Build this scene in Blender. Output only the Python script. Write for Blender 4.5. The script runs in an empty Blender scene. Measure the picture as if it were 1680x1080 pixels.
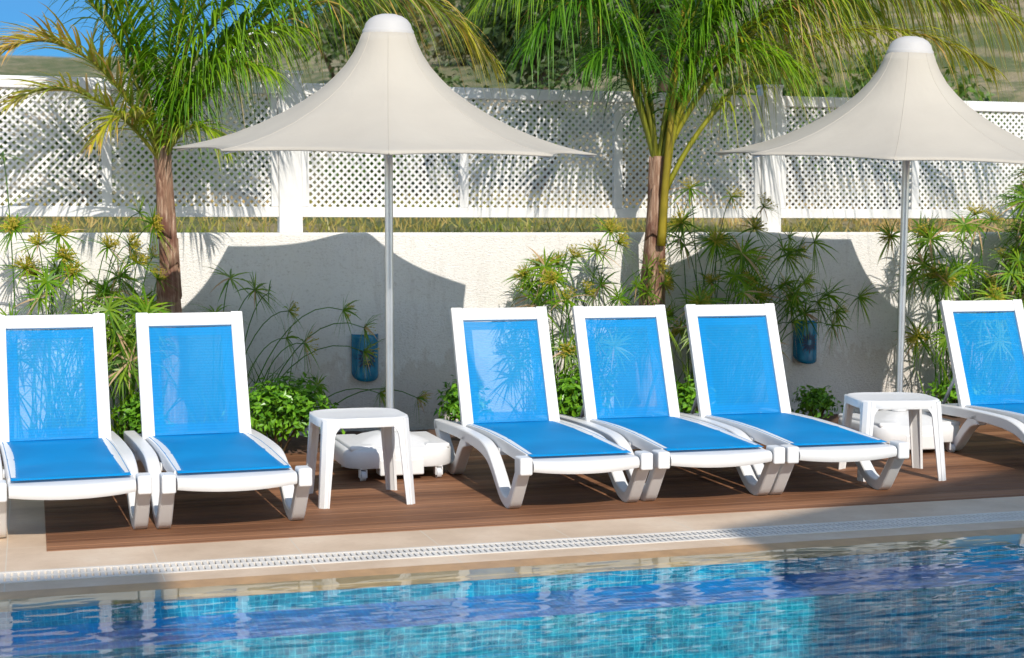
import bpy, bmesh, math, random
from math import sin, cos, tan, pi, radians, sqrt, atan2
from mathutils import Vector, Matrix, noise

scene = bpy.context.scene
C = scene.collection

# ------------------------------------------------------------------ camera
cam_d = bpy.data.cameras.new("camera")
cam = bpy.data.objects.new("camera", cam_d)
C.objects.link(cam)
cam.location = (0, 0, 1.4)
cam.rotation_euler = (radians(90) - math.atan(165 / 2600), 0, radians(-16.9))
cam_d.sensor_width = 36
cam_d.lens = 36 * 2600 / 1680
cam_d.clip_end = 3000
cam_d.dof.use_dof = True
cam_d.dof.focus_distance = 8.6
cam_d.dof.aperture_fstop = 4.0
scene.camera = cam

# ------------------------------------------------------------------ sky, sun, exposure
SUN_EL, SUN_AZ = 36.0, 2.0            # the sun stands behind the camera, a touch to the right
world = bpy.data.worlds.new("World")
scene.world = world
world.use_nodes = True
wn = world.node_tree
for n in list(wn.nodes): wn.nodes.remove(n)
wo = wn.nodes.new('ShaderNodeOutputWorld')
wb = wn.nodes.new('ShaderNodeBackground')
sk = wn.nodes.new('ShaderNodeTexSky')
sk.sky_type = 'NISHITA'
sk.sun_disc = False
sk.sun_elevation = radians(SUN_EL)
sk.sun_rotation = radians(180 - SUN_AZ)
sk.altitude = 1500
sk.air_density = 1.0
sk.dust_density = 0.4
sk.ozone_density = 1.5
wb.inputs['Strength'].default_value = 0.15
# a deep blue, polarised-looking lower sky opposite the sun
wtc = wn.nodes.new('ShaderNodeTexCoord'); wsp = wn.nodes.new('ShaderNodeSeparateXYZ')
wmr = wn.nodes.new('ShaderNodeMapRange'); wmr.interpolation_type = 'SMOOTHSTEP'
wmr.inputs['From Min'].default_value = .10; wmr.inputs['From Max'].default_value = .55
wmx = wn.nodes.new('ShaderNodeMix'); wmx.data_type = 'RGBA'
wmx.inputs[6].default_value = (.085, .23, .36, 1); wmx.inputs[7].default_value = (1.1, 1, .88, 1)
wml = wn.nodes.new('ShaderNodeMix'); wml.data_type = 'RGBA'; wml.blend_type = 'MULTIPLY'; wml.inputs[0].default_value = 1.0
wn.links.new(wtc.outputs['Generated'], wsp.inputs[0]); wn.links.new(wsp.outputs['Z'], wmr.inputs['Value'])
wmy = wn.nodes.new('ShaderNodeMapRange'); wmy.interpolation_type = 'SMOOTHSTEP'
wmy.inputs['From Min'].default_value = .45; wmy.inputs['From Max'].default_value = -.1
wma = wn.nodes.new('ShaderNodeMath'); wma.operation = 'MAXIMUM'
wn.links.new(wsp.outputs['Y'], wmy.inputs['Value']); wn.links.new(wmr.outputs[0], wma.inputs[0]); wn.links.new(wmy.outputs[0], wma.inputs[1])
wn.links.new(wma.outputs[0], wmx.inputs[0]); wn.links.new(wmx.outputs[2], wml.inputs[7]); wn.links.new(sk.outputs[0], wml.inputs[6])
wn.links.new(wml.outputs[2], wb.inputs['Color'])
wn.links.new(wb.outputs[0], wo.inputs['Surface'])

sun_d = bpy.data.lights.new("sun", 'SUN')
sun_d.energy = 2.5
sun_d.angle = radians(0.53)
sun_d.color = (1.0, 0.935, 0.84)
sun = bpy.data.objects.new("sun", sun_d)
C.objects.link(sun)
az, el = radians(SUN_AZ), radians(SUN_EL)
sun_pos = Vector((sin(az) * cos(el), -cos(az) * cos(el), sin(el)))
sun.rotation_euler = sun_pos.to_track_quat('Z', 'Y').to_euler()
sun.location = (4, -12, 12)

scene.view_settings.view_transform = 'Standard'
scene.view_settings.look = 'None'
scene.view_settings.gamma = 1
scene.view_settings.exposure = 0.82
cy = scene.cycles
cy.max_bounces = 10
cy.transparent_max_bounces = 12
cy.use_denoising = True
cy.caustics_refractive = False
cy.caustics_reflective = False
cy.sample_clamp_indirect = 4.0

# ------------------------------------------------------------------ helpers
class MB:
    """collects vertices, faces and per-face colours; build() links them as one mesh object"""
    def __init__(s):
        s.v, s.f, s.c, s.m = [], [], [], []
    def face(s, idx, col=None, mi=0):
        s.f.append(tuple(idx)); s.c.append(col); s.m.append(mi)
    def add(s, vs):
        i = len(s.v); s.v.extend([tuple(p) for p in vs]); return i
    def poly(s, vs, col=None):
        i = s.add(vs); s.face(range(i, i + len(vs)), col)
    def box(s, x0, x1, y0, y1, z0, z1, col=None):
        i = s.add([(x0,y0,z0),(x1,y0,z0),(x1,y1,z0),(x0,y1,z0),(x0,y0,z1),(x1,y0,z1),(x1,y1,z1),(x0,y1,z1)])
        for q in ((0,3,2,1),(4,5,6,7),(0,1,5,4),(1,2,6,5),(2,3,7,6),(3,0,4,7)):
            s.face([i+k for k in q], col)
    def tube(s, pts, rad, n=8, col=None, caps=True):
        pts = [Vector(p) for p in pts]
        if not hasattr(rad, '__len__'): rad = [rad] * len(pts)
        t0 = (pts[1] - pts[0]).normalized()
        u = t0.orthogonal().normalized()
        rings = []
        for k, p in enumerate(pts):
            t = (pts[min(k+1, len(pts)-1)] - pts[max(k-1, 0)]).normalized()
            u = (u - t * u.dot(t)).normalized()
            w = t.cross(u)
            rings.append(s.add([p + (u*cos(2*pi*j/n) + w*sin(2*pi*j/n)) * rad[k] for j in range(n)]))
        for a, b in zip(rings, rings[1:]):
            for j in range(n):
                s.face((a+j, a+(j+1) % n, b+(j+1) % n, b+j), col)
        if caps:
            s.face([rings[0]+j for j in reversed(range(n))], col)
            s.face([rings[-1]+j for j in range(n)], col)
    def lathe(s, prof, n=24, cx=0, cy=0, col=None):
        rings = [s.add([(cx + r*cos(2*pi*j/n), cy + r*sin(2*pi*j/n), z) for j in range(n)]) for r, z in prof]
        for a, b in zip(rings, rings[1:]):
            for j in range(n):
                s.face((a+j, a+(j+1) % n, b+(j+1) % n, b+j), col)
        s.face([rings[0]+j for j in reversed(range(n))], col)
        s.face([rings[-1]+j for j in range(n)], col)
    def ribbon(s, prof, x0, x1, col=None):
        """prof: (y, z, thickness) centre line; swept as a flat bar of that thickness between x0 and x1"""
        P = [Vector((y, z)) for y, z, t in prof]
        A, B = [], []
        for k, p in enumerate(P):
            d = (P[min(k+1, len(P)-1)] - P[max(k-1, 0)]).normalized()
            nrm = Vector((-d.y, d.x)); h = prof[k][2] / 2
            A.append(p + nrm*h); B.append(p - nrm*h)
        idx = [s.add([(x0,a.x,a.y),(x1,a.x,a.y),(x1,b.x,b.y),(x0,b.x,b.y)]) for a, b in zip(A, B)]
        for i, j in zip(idx, idx[1:]):
            for k in range(4):
                s.face((i+k, i+(k+1) % 4, j+(k+1) % 4, j+k), col)
        s.face([idx[0]+k for k in (3,2,1,0)], col); s.face([idx[-1]+k for k in range(4)], col)
    def build(s, name, mat, parent=None, smooth=False, bevel=0.0, seg=2, fix=True, auto=None):
        me = bpy.data.meshes.new(name)
        me.from_pydata(s.v, [], s.f)
        if any(c is not None for c in s.c):
            at = me.color_attributes.new('Col', 'FLOAT_COLOR', 'CORNER')
            buf = []
            for f, c in zip(s.f, s.c):
                c = c or (1, 1, 1)
                for _ in f: buf.extend((c[0], c[1], c[2], 1.0))
            at.data.foreach_set('color', buf)
        for m in (mat if isinstance(mat, (list, tuple)) else [mat]): me.materials.append(m)
        if any(s.m): me.polygons.foreach_set('material_index', s.m)
        if fix:
            bm = bmesh.new(); bm.from_mesh(me)
            bmesh.ops.recalc_face_normals(bm, faces=bm.faces)
            bm.to_mesh(me); bm.free()
        me.polygons.foreach_set('use_smooth', [bool(smooth)] * len(me.polygons))
        o = bpy.data.objects.new(name, me)
        C.objects.link(o)
        if parent: o.parent = parent
        if bevel:
            md = o.modifiers.new('bevel', 'BEVEL'); md.width = bevel; md.segments = seg
            md.limit_method = 'ANGLE'; md.angle_limit = radians(40)
            md.harden_normals = False
        if auto and smooth:
            me.set_sharp_from_angle(angle=radians(auto))
        return o

def tag(o, label=None, cat=None, group=None, kind=None):
    if label: o['label'] = label
    if cat: o['category'] = cat
    if group: o['group'] = group
    if kind: o['kind'] = kind
    return o
def empty(name, loc, rz=0.0):
    o = bpy.data.objects.new(name, None); C.objects.link(o)
    o.empty_display_size = 0.1
    o.location = loc; o.rotation_euler = (0, 0, rz); return o
def copy_tree(o, parent=None):
    c = o.copy(); C.objects.link(c)
    if parent: c.parent = parent
    for ch in list(o.children): copy_tree(ch, c)
    return c
def bez(P, t):
    a, b, c, d = [Vector(p) for p in P]
    u = 1 - t
    return a*u**3 + b*3*u*u*t + c*3*u*t*t + d*t**3

# ------------------------------------------------------------------ materials
def newmat(name):
    m = bpy.data.materials.new(name); m.use_nodes = True
    nt = m.node_tree
    b = nt.nodes['Principled BSDF']
    return m, nt, b
def N(nt, typ, **kw):
    n = nt.nodes.new(typ)
    for k, v in kw.items(): setattr(n, k, v)
    return n
def coords(nt, scale=(1,1,1), kind='Object'):
    tc = N(nt, 'ShaderNodeTexCoord'); mp = N(nt, 'ShaderNodeMapping')
    mp.inputs['Scale'].default_value = scale
    nt.links.new(tc.outputs[kind], mp.inputs['Vector']); return mp.outputs[0]
def noise_n(nt, vec, scale, detail=4, rough=.55):
    n = N(nt, 'ShaderNodeTexNoise'); n.inputs['Scale'].default_value = scale
    n.inputs['Detail'].default_value = detail; n.inputs['Roughness'].default_value = rough
    nt.links.new(vec, n.inputs['Vector']); return n.outputs['Fac']
def ramp(nt, fac, stops):
    r = N(nt, 'ShaderNodeValToRGB'); e = r.color_ramp.elements
    while len(e) < len(stops): e.new(0.5)
    for k, (p, c) in enumerate(stops):
        e[k].position = p; e[k].color = (*c, 1)
    nt.links.new(fac, r.inputs[0]); return r.outputs[0]
def mixc(nt, fac, a, b, typ='MIX'):
    n = N(nt, 'ShaderNodeMix', data_type='RGBA', blend_type=typ)
    for s, v in ((n.inputs[0], fac), (n.inputs[6], a), (n.inputs[7], b)):
        if isinstance(v, bpy.types.NodeSocket): nt.links.new(v, s)
        elif isinstance(v, (int, float)): s.default_value = v
        else: s.default_value = (*v, 1)
    return n.outputs[2]
def bump(nt, b, h, strength=.3, dist=.01):
    n = N(nt, 'ShaderNodeBump'); n.inputs['Strength'].default_value = strength; n.inputs['Distance'].default_value = dist
    nt.links.new(h, n.inputs['Height']); nt.links.new(n.outputs[0], b.inputs['Normal'])

def m_plain(name, col, rough=.5, var=.08, scale=6, metal=0.0, bmp=0.0, bscale=60):
    m, nt, b = newmat(name)
    v = coords(nt)
    f = noise_n(nt, v, scale, 5)
    c = ramp(nt, f, [(.3, tuple(x*(1-var) for x in col)), (.7, tuple(min(1, x*(1+var)) for x in col))])
    nt.links.new(c, b.inputs['Base Color'])
    b.inputs['Roughness'].default_value = rough
    b.inputs['Metallic'].default_value = metal
    if bmp: bump(nt, b, noise_n(nt, v, bscale, 5), bmp, .004)
    return m

M = {}
M['plastic'] = m_plain('white_resin', (.745, .74, .73), .40, .045, 4, bmp=.05, bscale=150)
M['grey_plastic'] = m_plain('grey_resin', (.62, .63, .65), .45, .04, 5)
M['alu'] = m_plain('aluminium', (.60, .61, .63), .32, .08, 9, metal=.85)
M['cap'] = m_plain('cap_white', (.50, .48, .455), .6, .04, 6)
M['rubber'] = m_plain('rubber', (.10, .10, .10), .7, .2)
M['fence'] = m_plain('fence_paint', (.75, .74, .72), .5, .07, 3, bmp=.1, bscale=90)
M['dark_gap'] = m_plain('dark_gap', (.03, .025, .02), .9, .2)
M['soil'] = m_plain('soil', (.12, .065, .04), .95, .4, 14, bmp=.8, bscale=40)

def m_wall():
    m, nt, b = newmat('rough_stucco')
    v = coords(nt)
    f = noise_n(nt, v, 1.4, 6)
    c = ramp(nt, f, [(.3, (.82, .79, .745)), (.65, (.88, .855, .815))])
    st = noise_n(nt, coords(nt, (3, 3, .35)), 4, 6, .7)
    c = mixc(nt, ramp(nt, st, [(.55, (0, 0, 0)), (.8, (.35, .35, .35))]), c, (.48, .42, .36))
    pit = noise_n(nt, coords(nt, (1, 1, 1.6)), 42, 5, .7)
    c = mixc(nt, 1.0, c, ramp(nt, pit, [(.30, (.80, .78, .75)), (.46, (1, 1, 1))]), 'MULTIPLY')
    tz = N(nt, 'ShaderNodeTexCoord'); sz = N(nt, 'ShaderNodeSeparateXYZ'); nt.links.new(tz.outputs['Object'], sz.inputs[0])
    sp = noise_n(nt, coords(nt, (2.5, 2.5, 1.2)), 3, 6, .7)      # soil splashed up the foot of the wall
    sm = N(nt, 'ShaderNodeMath', operation='MULTIPLY_ADD'); sm.inputs[1].default_value = -.9; nt.links.new(sp, sm.inputs[0]); nt.links.new(sz.outputs['Z'], sm.inputs[2])
    c = mixc(nt, ramp(nt, sm.outputs[0], [(.0, (.25, .25, .25)), (.06, (0, 0, 0))]), c, (.42, .30, .20))
    nt.links.new(c, b.inputs['Base Color'])
    b.inputs['Roughness'].default_value = .9
    big = noise_n(nt, coords(nt, (16, 16, 26)), 3.6, 7, .68)
    bump(nt, b, big, .65, .022)
    return m
M['wall'] = m_wall()

def m_wood():
    m, nt, b = newmat('brown_decking')
    tc = N(nt, 'ShaderNodeTexCoord')
    sep = N(nt, 'ShaderNodeSeparateXYZ'); nt.links.new(tc.outputs['Object'], sep.inputs[0])
    dv = N(nt, 'ShaderNodeMath', operation='DIVIDE'); nt.links.new(sep.outputs['Y'], dv.inputs[0]); dv.inputs[1].default_value = .1425
    fl = N(nt, 'ShaderNodeMath', operation='FLOOR'); nt.links.new(dv.outputs[0], fl.inputs[0])
    wn_ = N(nt, 'ShaderNodeTexWhiteNoise', noise_dimensions='1D'); nt.links.new(fl.outputs[0], wn_.inputs['W'])
    grain = noise_n(nt, coords(nt, (.9, 17, 17)), 3.0, 9, .72)
    blot = noise_n(nt, coords(nt, (1.0, 2.2, 1)), 2.2, 5, .6)
    c1 = ramp(nt, grain, [(.28, (.075, .030, .014)), (.52, (.215, .092, .042)), (.75, (.38, .195, .098))])
    c2 = mixc(nt, ramp(nt, blot, [(.35, (0, 0, 0)), (.7, (.55, .55, .55))]), c1, (.37, .175, .08))
    c3 = mixc(nt, .58, c2, mixc(nt, wn_.outputs['Value'], (.085, .034, .017), (.38, .185, .095)))
    nt.links.new(c3, b.inputs['Base Color'])
    b.inputs['Roughness'].default_value = .68; b.inputs['Specular IOR Level'].default_value = .25
    bump(nt, b, grain, .35, .004)
    return m
M['wood'] = m_wood()

def m_stone():
    m, nt, b = newmat('beige_travertine')
    v = coords(nt)
    f = noise_n(nt, v, 2.0, 7, .62)
    c = ramp(nt, f, [(.3, (.53, .385, .26)), (.55, (.67, .51, .365)), (.75, (.76, .62, .47))])
    f2 = noise_n(nt, coords(nt, (1, 3, 1)), 30, 4, .6)
    c = mixc(nt, ramp(nt, f2, [(.52, (0, 0, 0)), (.72, (.35, .35, .35))]), c, (.46, .33, .23))
    br = N(nt, 'ShaderNodeTexBrick'); br.offset = .0
    for k, val in (('Scale', 1.0), ('Mortar Size', .0022), ('Brick Width', .61), ('Row Height', .61), ('Mortar Smooth', .2)):
        br.inputs[k].default_value = val
    mp = N(nt, 'ShaderNodeMapping'); mp.inputs['Location'].default_value = (.12, .105, 0)
    tc = N(nt, 'ShaderNodeTexCoord'); nt.links.new(tc.outputs['Object'], mp.inputs[0]); nt.links.new(mp.outputs[0], br.inputs[0])
    c = mixc(nt, br.outputs['Fac'], c, (.62, .55, .45))
    nt.links.new(c, b.inputs['Base Color'])
    b.inputs['Roughness'].default_value = .6; b.inputs['Specular IOR Level'].default_value = .25
    bump(nt, b, f2, .25, .003)
    return m
M['stone'] = m_stone()
M['wet_stone'] = m_plain('wet_beige_stone', (.44, .255, .115), .4, .18, 9)

def m_tile(name, c1, c2, grout, plane, size=.024):
    m, nt, b = newmat(name)
    tc = N(nt, 'ShaderNodeTexCoord'); sep = N(nt, 'ShaderNodeSeparateXYZ'); cmb = N(nt, 'ShaderNodeCombineXYZ')
    nt.links.new(tc.outputs['Object'], sep.inputs[0])
    nt.links.new(sep.outputs[plane[0]], cmb.inputs[0]); nt.links.new(sep.outputs[plane[1]], cmb.inputs[1])
    br = N(nt, 'ShaderNodeTexBrick'); br.offset = 0.0
    for k, val in (('Scale', 1.0), ('Mortar Size', .0016), ('Brick Width', size), ('Row Height', size), ('Mortar Smooth', .1), ('Bias', 0)):
        br.inputs[k].default_value = val
    br.inputs['Color1'].default_value = (*c1, 1); br.inputs['Color2'].default_value = (*c2, 1); br.inputs['Mortar'].default_value = (*grout, 1)
    wob = N(nt, 'ShaderNodeTexNoise'); wob.inputs['Scale'].default_value = 7; wob.inputs['Detail'].default_value = 3  # water refraction painted in as a warp of the straight tile grid
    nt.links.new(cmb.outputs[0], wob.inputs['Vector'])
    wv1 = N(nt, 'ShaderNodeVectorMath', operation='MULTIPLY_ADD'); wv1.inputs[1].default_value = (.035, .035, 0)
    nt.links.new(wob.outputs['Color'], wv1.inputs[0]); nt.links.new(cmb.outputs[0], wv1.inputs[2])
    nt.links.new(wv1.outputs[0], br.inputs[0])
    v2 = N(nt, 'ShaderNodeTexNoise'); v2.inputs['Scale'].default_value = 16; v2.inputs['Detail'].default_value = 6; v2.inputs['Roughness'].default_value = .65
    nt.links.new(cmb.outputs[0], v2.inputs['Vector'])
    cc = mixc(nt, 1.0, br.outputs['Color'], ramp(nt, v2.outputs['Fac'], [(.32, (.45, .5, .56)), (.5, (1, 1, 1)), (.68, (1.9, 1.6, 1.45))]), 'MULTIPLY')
    nt.links.new(cc, b.inputs['Base Color'])
    b.inputs['Roughness'].default_value = .3
    return m
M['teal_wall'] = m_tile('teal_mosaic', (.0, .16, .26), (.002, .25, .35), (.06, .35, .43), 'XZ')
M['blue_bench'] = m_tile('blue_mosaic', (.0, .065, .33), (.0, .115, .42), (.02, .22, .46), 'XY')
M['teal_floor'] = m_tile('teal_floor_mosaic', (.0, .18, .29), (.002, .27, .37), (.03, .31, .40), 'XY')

def m_water():
    m, nt, b = newmat('pool_water')
    out = nt.nodes['Material Output']
    nt.nodes.remove(b)
    g = N(nt, 'ShaderNodeBsdfTransparent')
    g.inputs['Color'].default_value = (.86, .975, 1.0, 1)
    r = N(nt, 'ShaderNodeBsdfGlossy'); r.inputs['Roughness'].default_value = .01
    lw = N(nt, 'ShaderNodeLayerWeight'); lw.inputs['Blend'].default_value = .5
    pw = N(nt, 'ShaderNodeMath', operation='POWER'); pw.inputs[1].default_value = 5.0
    ma = N(nt, 'ShaderNodeMath', operation='MULTIPLY_ADD'); ma.inputs[1].default_value = .72; ma.inputs[2].default_value = .015
    nt.links.new(lw.outputs['Facing'], pw.inputs[0]); nt.links.new(pw.outputs[0], ma.inputs[0])
    mx = N(nt, 'ShaderNodeMixShader')
    nt.links.new(ma.outputs[0], mx.inputs[0]); nt.links.new(g.outputs[0], mx.inputs[1]); nt.links.new(r.outputs[0], mx.inputs[2])
    nt.links.new(mx.outputs[0], out.inputs['Surface'])
    return m
M['water'] = m_water()

def m_sling(name, alpha):
    m, nt, b = newmat(name)
    out = nt.nodes['Material Output']
    v = coords(nt)
    w = N(nt, 'ShaderNodeTexWave', wave_type='BANDS', bands_direction='Z'); w.inputs['Scale'].default_value = 21; w.inputs['Distortion'].default_value = .6; w.inputs['Detail'].default_value = 1
    nt.links.new(v, w.inputs['Vector'])
    f = noise_n(nt, v, 3, 3)
    c = ramp(nt, f, [(.3, (.0, .26, .62)), (.7, (.001, .30, .68))])
    c = mixc(nt, 1.0, c, ramp(nt, w.outputs['Fac'], [(.2, (.95, .96, .97)), (.8, (1.03, 1.03, 1.02))]), 'MULTIPLY')
    nt.links.new(c, b.inputs['Base Color'])
    b.inputs['Roughness'].default_value = .6
    b.inputs['Specular IOR Level'].default_value = .15
    bump(nt, b, w.outputs['Fac'], .12, .002)
    if alpha < 1:
        tr = N(nt, 'ShaderNodeBsdfTransparent'); tr.inputs['Color'].default_value = (.85, .95, 1, 1)
        mx = N(nt, 'ShaderNodeMixShader'); al = N(nt, 'ShaderNodeMath', operation='MULTIPLY_ADD'); al.inputs[1].default_value = .05; al.inputs[2].default_value = alpha - .02
        nt.links.new(w.outputs['Fac'], al.inputs[0]); nt.links.new(al.outputs[0], mx.inputs[0])
        nt.links.new(tr.outputs[0], mx.inputs[1]); nt.links.new(b.outputs[0], mx.inputs[2])
        nt.links.new(mx.outputs[0], out.inputs['Surface'])
    return m
M['sling'] = m_sling('blue_sling', .76)
M['sling_mesh'] = m_sling('blue_sling_mesh', .66)

def m_canopy():
    m, nt, b = newmat('cream_canvas')
    out = nt.nodes['Material Output']
    v = coords(nt)
    f = noise_n(nt, v, 2.2, 5)
    c = ramp(nt, f, [(.3, (.53, .48, .40)), (.7, (.575, .525, .44))])
    nt.links.new(c, b.inputs['Base Color'])
    b.inputs['Roughness'].default_value = .9
    wv = noise_n(nt, coords(nt, (1, 1, .35)), 4.5, 5, .5)
    bump(nt, b, wv, .35, .03)
    tl = N(nt, 'ShaderNodeBsdfTranslucent'); nt.links.new(c, tl.inputs['Color'])
    mx = N(nt, 'ShaderNodeMixShader'); mx.inputs[0].default_value = .16
    nt.links.new(b.outputs[0], mx.inputs[1]); nt.links.new(tl.outputs[0], mx.inputs[2])
    nt.links.new(mx.outputs[0], out.inputs['Surface'])
    return m
M['canopy'] = m_canopy()

def m_leaf(name, rough=.42, trans=.38):
    m, nt, b = newmat(name)
    out = nt.nodes['Material Output']
    at = N(nt, 'ShaderNodeVertexColor', layer_name='Col')
    f = noise_n(nt, coords(nt), 9, 3)
    c = mixc(nt, 1.0, at.outputs[0], ramp(nt, f, [(.3, (.8, .8, .8)), (.7, (1.2, 1.15, 1.1))]), 'MULTIPLY')
    nt.links.new(c, b.inputs['Base Color'])
    b.inputs['Roughness'].default_value = rough
    tl = N(nt, 'ShaderNodeBsdfTranslucent'); nt.links.new(c, tl.inputs['Color'])
    mx = N(nt, 'ShaderNodeMixShader'); mx.inputs[0].default_value = trans
    nt.links.new(b.outputs[0], mx.inputs[1]); nt.links.new(tl.outputs[0], mx.inputs[2])
    nt.links.new(mx.outputs[0], out.inputs['Surface'])
    return m
M['leaf'] = m_leaf('leaf')
M['gloss_leaf'] = m_leaf('gloss_leaf', .3, .22)

def m_bark():
    m, nt, b = newmat('fibrous_palm_bark')
    g = noise_n(nt, coords(nt, (26, 26, 2.2)), 3.0, 8, .7)
    big = noise_n(nt, coords(nt, (6, 6, 3)), 1.6, 5, .6)
    c = ramp(nt, g, [(.25, (.11, .052, .032)), (.5, (.33, .19, .12)), (.72, (.62, .46, .34))])
    c = mixc(nt, ramp(nt, big, [(.5, (0, 0, 0)), (.62, (.75, .75, .75))]), c, (.13, .04, .025))
    nt.links.new(c, b.inputs['Base Color']); b.inputs['Roughness'].default_value = .85
    bump(nt, b, g, .9, .015)
    return m
M['bark'] = m_bark()

def m_hill():
    m, nt, b = newmat('dry_hillside')
    v = coords(nt)
    f = noise_n(nt, v, .16, 9, .68)
    f2 = noise_n(nt, v, .9, 7, .7)
    c = ramp(nt, f, [(.34, (.10, .12, .04)), (.47, (.24, .20, .10)), (.58, (.40, .31, .19)), (.72, (.52, .43, .29))])
    c = mixc(nt, ramp(nt, f2, [(.44, (0, 0, 0)), (.54, (.9, .9, .9))]), c, (.085, .115, .03))
    nt.links.new(c, b.inputs['Base Color']); b.inputs['Roughness'].default_value = .95
    bump(nt, b, f2, 1.0, .3)
    return m
M['hill'] = m_hill()

# ------------------------------------------------------------------ ground, pool, deck
WALL_Y = 10.73          # front face of the stucco wall
POOL = (-6.0, 10.0, 1.3, 6.19)   # x0 x1 y0 y1 of the basin
X0, X1 = -9.0, 14.0
def frame_sheet(mb, ox0, ox1, oy0, oy1, ix0, ix1, iy0, iy1, z):
    i = mb.add([(ox0,oy0,z),(ox1,oy0,z),(ox1,oy1,z),(ox0,oy1,z),(ix0,iy0,z),(ix1,iy0,z),(ix1,iy1,z),(ix0,iy1,z)])
    for q in ((0,1,5,4),(1,2,6,5),(2,3,7,6),(3,0,4,7)): mb.face([i+k for k in q])
mb = MB(); frame_sheet(mb, -600, 600, -600, 11.0, POOL[0]-.5, POOL[1]+.5, POOL[2]-.5, POOL[3]+.4, -.06)
tag(mb.build('ground', M['stone']), kind='structure')

# paving round the pool, in courses: back strip, then the channel, then the bull-nosed coping that dips under the water
GY0, GY1 = 6.50, 6.715   # overflow channel
mb = MB()
mb.box(X0, X1, GY1, 7.10, -.05, 0)                       # strip between channel and deck
mb.box(X0, .045, 7.10, 9.75, -.05, 0)                    # paving left of the deck
frame_sheet(mb, X0, X1, -8, GY0, POOL[0]-.24, POOL[1]+.24, POOL[2]-.24, POOL[3]+.16, 0)
mb.box(X0, X1, GY0-.012, GY0, -.12, -.001)
tag(mb.build('paving', M['stone']), kind='structure')

mb = MB()
prof = [(.16, 0), (.13, -.003), (.085, -.008), (.04, -.013), (.0, -.020), (-.003, -.025), (-.003, -.04)]
for k in range(len(prof) - 1):
    (a, za), (b_, zb) = prof[k], prof[k+1]
    frame_sheet(mb, POOL[0]-a, POOL[1]+a, POOL[2]-a, POOL[3]+a, POOL[0]-b_, POOL[1]+b_, POOL[2]-b_, POOL[3]+b_, 0)
    n = len(mb.v)
    for j in range(n-8, n-4): mb.v[j] = (*mb.v[j][:2], za)
    for j in range(n-4, n): mb.v[j] = (*mb.v[j][:2], zb)
tag(mb.build('pool_coping', M['wet_stone'], smooth=True), kind='structure')

# basin: wall, blue ledge, riser, floor
mb = MB()
x0, x1, y0, y1 = POOL
LED, LZ, FZ = .40, -.108, -.80
def quad(vs, mi):
    i = mb.add(vs); mb.face((i, i+1, i+2, i+3), None, mi)
quad([(x0,y1,-.03),(x1,y1,-.03),(x1,y1,LZ),(x0,y1,LZ)], 0)
quad([(x0,y1,LZ),(x1,y1,LZ),(x1,y1-LED,LZ),(x0,y1-LED,LZ)], 1)
quad([(x0,y1-LED,LZ),(x1,y1-LED,LZ),(x1,y1-LED,FZ),(x0,y1-LED,FZ)], 0)
quad([(x0,y1-LED,FZ),(x1,y1-LED,FZ),(x1,y0,FZ),(x0,y0,FZ)], 2)
quad([(x0,y0,FZ),(x1,y0,FZ),(x1,y0,-.05),(x0,y0,-.05)], 0)
quad([(x0,y0,FZ),(x0,y0,-.05),(x0,y1,-.05),(x0,y1,FZ)], 0)
quad([(x1,y0,FZ),(x1,y0,-.05),(x1,y1,-.05),(x1,y1,FZ)], 0)
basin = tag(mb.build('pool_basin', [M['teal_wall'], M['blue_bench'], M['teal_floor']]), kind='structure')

# water: a really rippled surface
def ripples():
    rng = random.Random(5)
    W = []
    n = 60
    for k in range(n):
        lam = .036 * (1.0 / .036) ** (k/(n-1)) * rng.uniform(.92, 1.08)
        th = rng.gauss(pi/2 + .04, .30)
        slope = .0046 if lam < .2 else .0011
        W.append((2*pi/lam*cos(th), 2*pi/lam*sin(th), rng.uniform(0, 6.28), slope*lam/(2*pi)))
    return W
RW = ripples()
def water_h(x, y):
    env = .45 + 1.1*max(0, .5 + .9*noise.noise((x*1.1, y*2.6, 2)) + .7*noise.noise((x*3, y*7, 5))) + 2.0*min(1, max(0, (x-2.4)/1.0)) + .5*min(1, max(0, (5.75-y)/.5))
    return env * sum(a * sin(kx*x + ky*y + p + .7*sin(1.7*x + .9*y + p)) for kx, ky, p, a in RW)
WZ = -.010
def water_patch(mb, xs, ys, amp):
    idx = {}
    for i, x in enumerate(xs):
        for j, y in enumerate(ys):
            e = max(0.0, min(1.0, (POOL[3] + .11 - y) / .25)) if amp else 0
            idx[i, j] = mb.add([(x, y, WZ + (water_h(x, y) * (.25 + .75*e) if amp else 0))])
    for i in range(len(xs) - 1):
        for j in range(len(ys) - 1):
            mb.face((idx[i,j], idx[i+1,j], idx[i+1,j+1], idx[i,j+1]))
mb = MB()
nx, ny = int(5.0/.024), int(2.2/.0105)
xs = [-.8 + .024*k for k in range(nx+1)]; ys = [POOL[3] + .10 - .0105*k for k in range(ny+1)]
water_patch(mb, xs, ys, True)
xa, xb, ya = xs[0], xs[-1], ys[-1]
for q in ([(x0-.1,ya),(x1+.1,ya),(x1+.1,y0-.1),(x0-.1,y0-.1)], [(x0-.1,ys[0]),(xa,ys[0]),(xa,ya),(x0-.1,ya)], [(xb,ys[0]),(x1+.1,ys[0]),(x1+.1,ya),(xb,ya)]):
    mb.poly([(x, y, WZ) for x, y in q])
water = tag(mb.build('pool_water', M['water'], smooth=True, fix=False), kind='structure')
bm = bmesh.new(); bm.from_mesh(water.data)
for f in bm.faces:
    if f.normal.z < 0: f.normal_flip()
bm.to_mesh(water.data); bm.free()
water.data.polygons.foreach_set('use_smooth', [True]*len(water.data.polygons))

mb = MB(); mb.box(X0, X1, GY0, GY1, -.14, -.10)
tag(mb.build('overflow_channel', M['dark_gap']), kind='structure')
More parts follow.
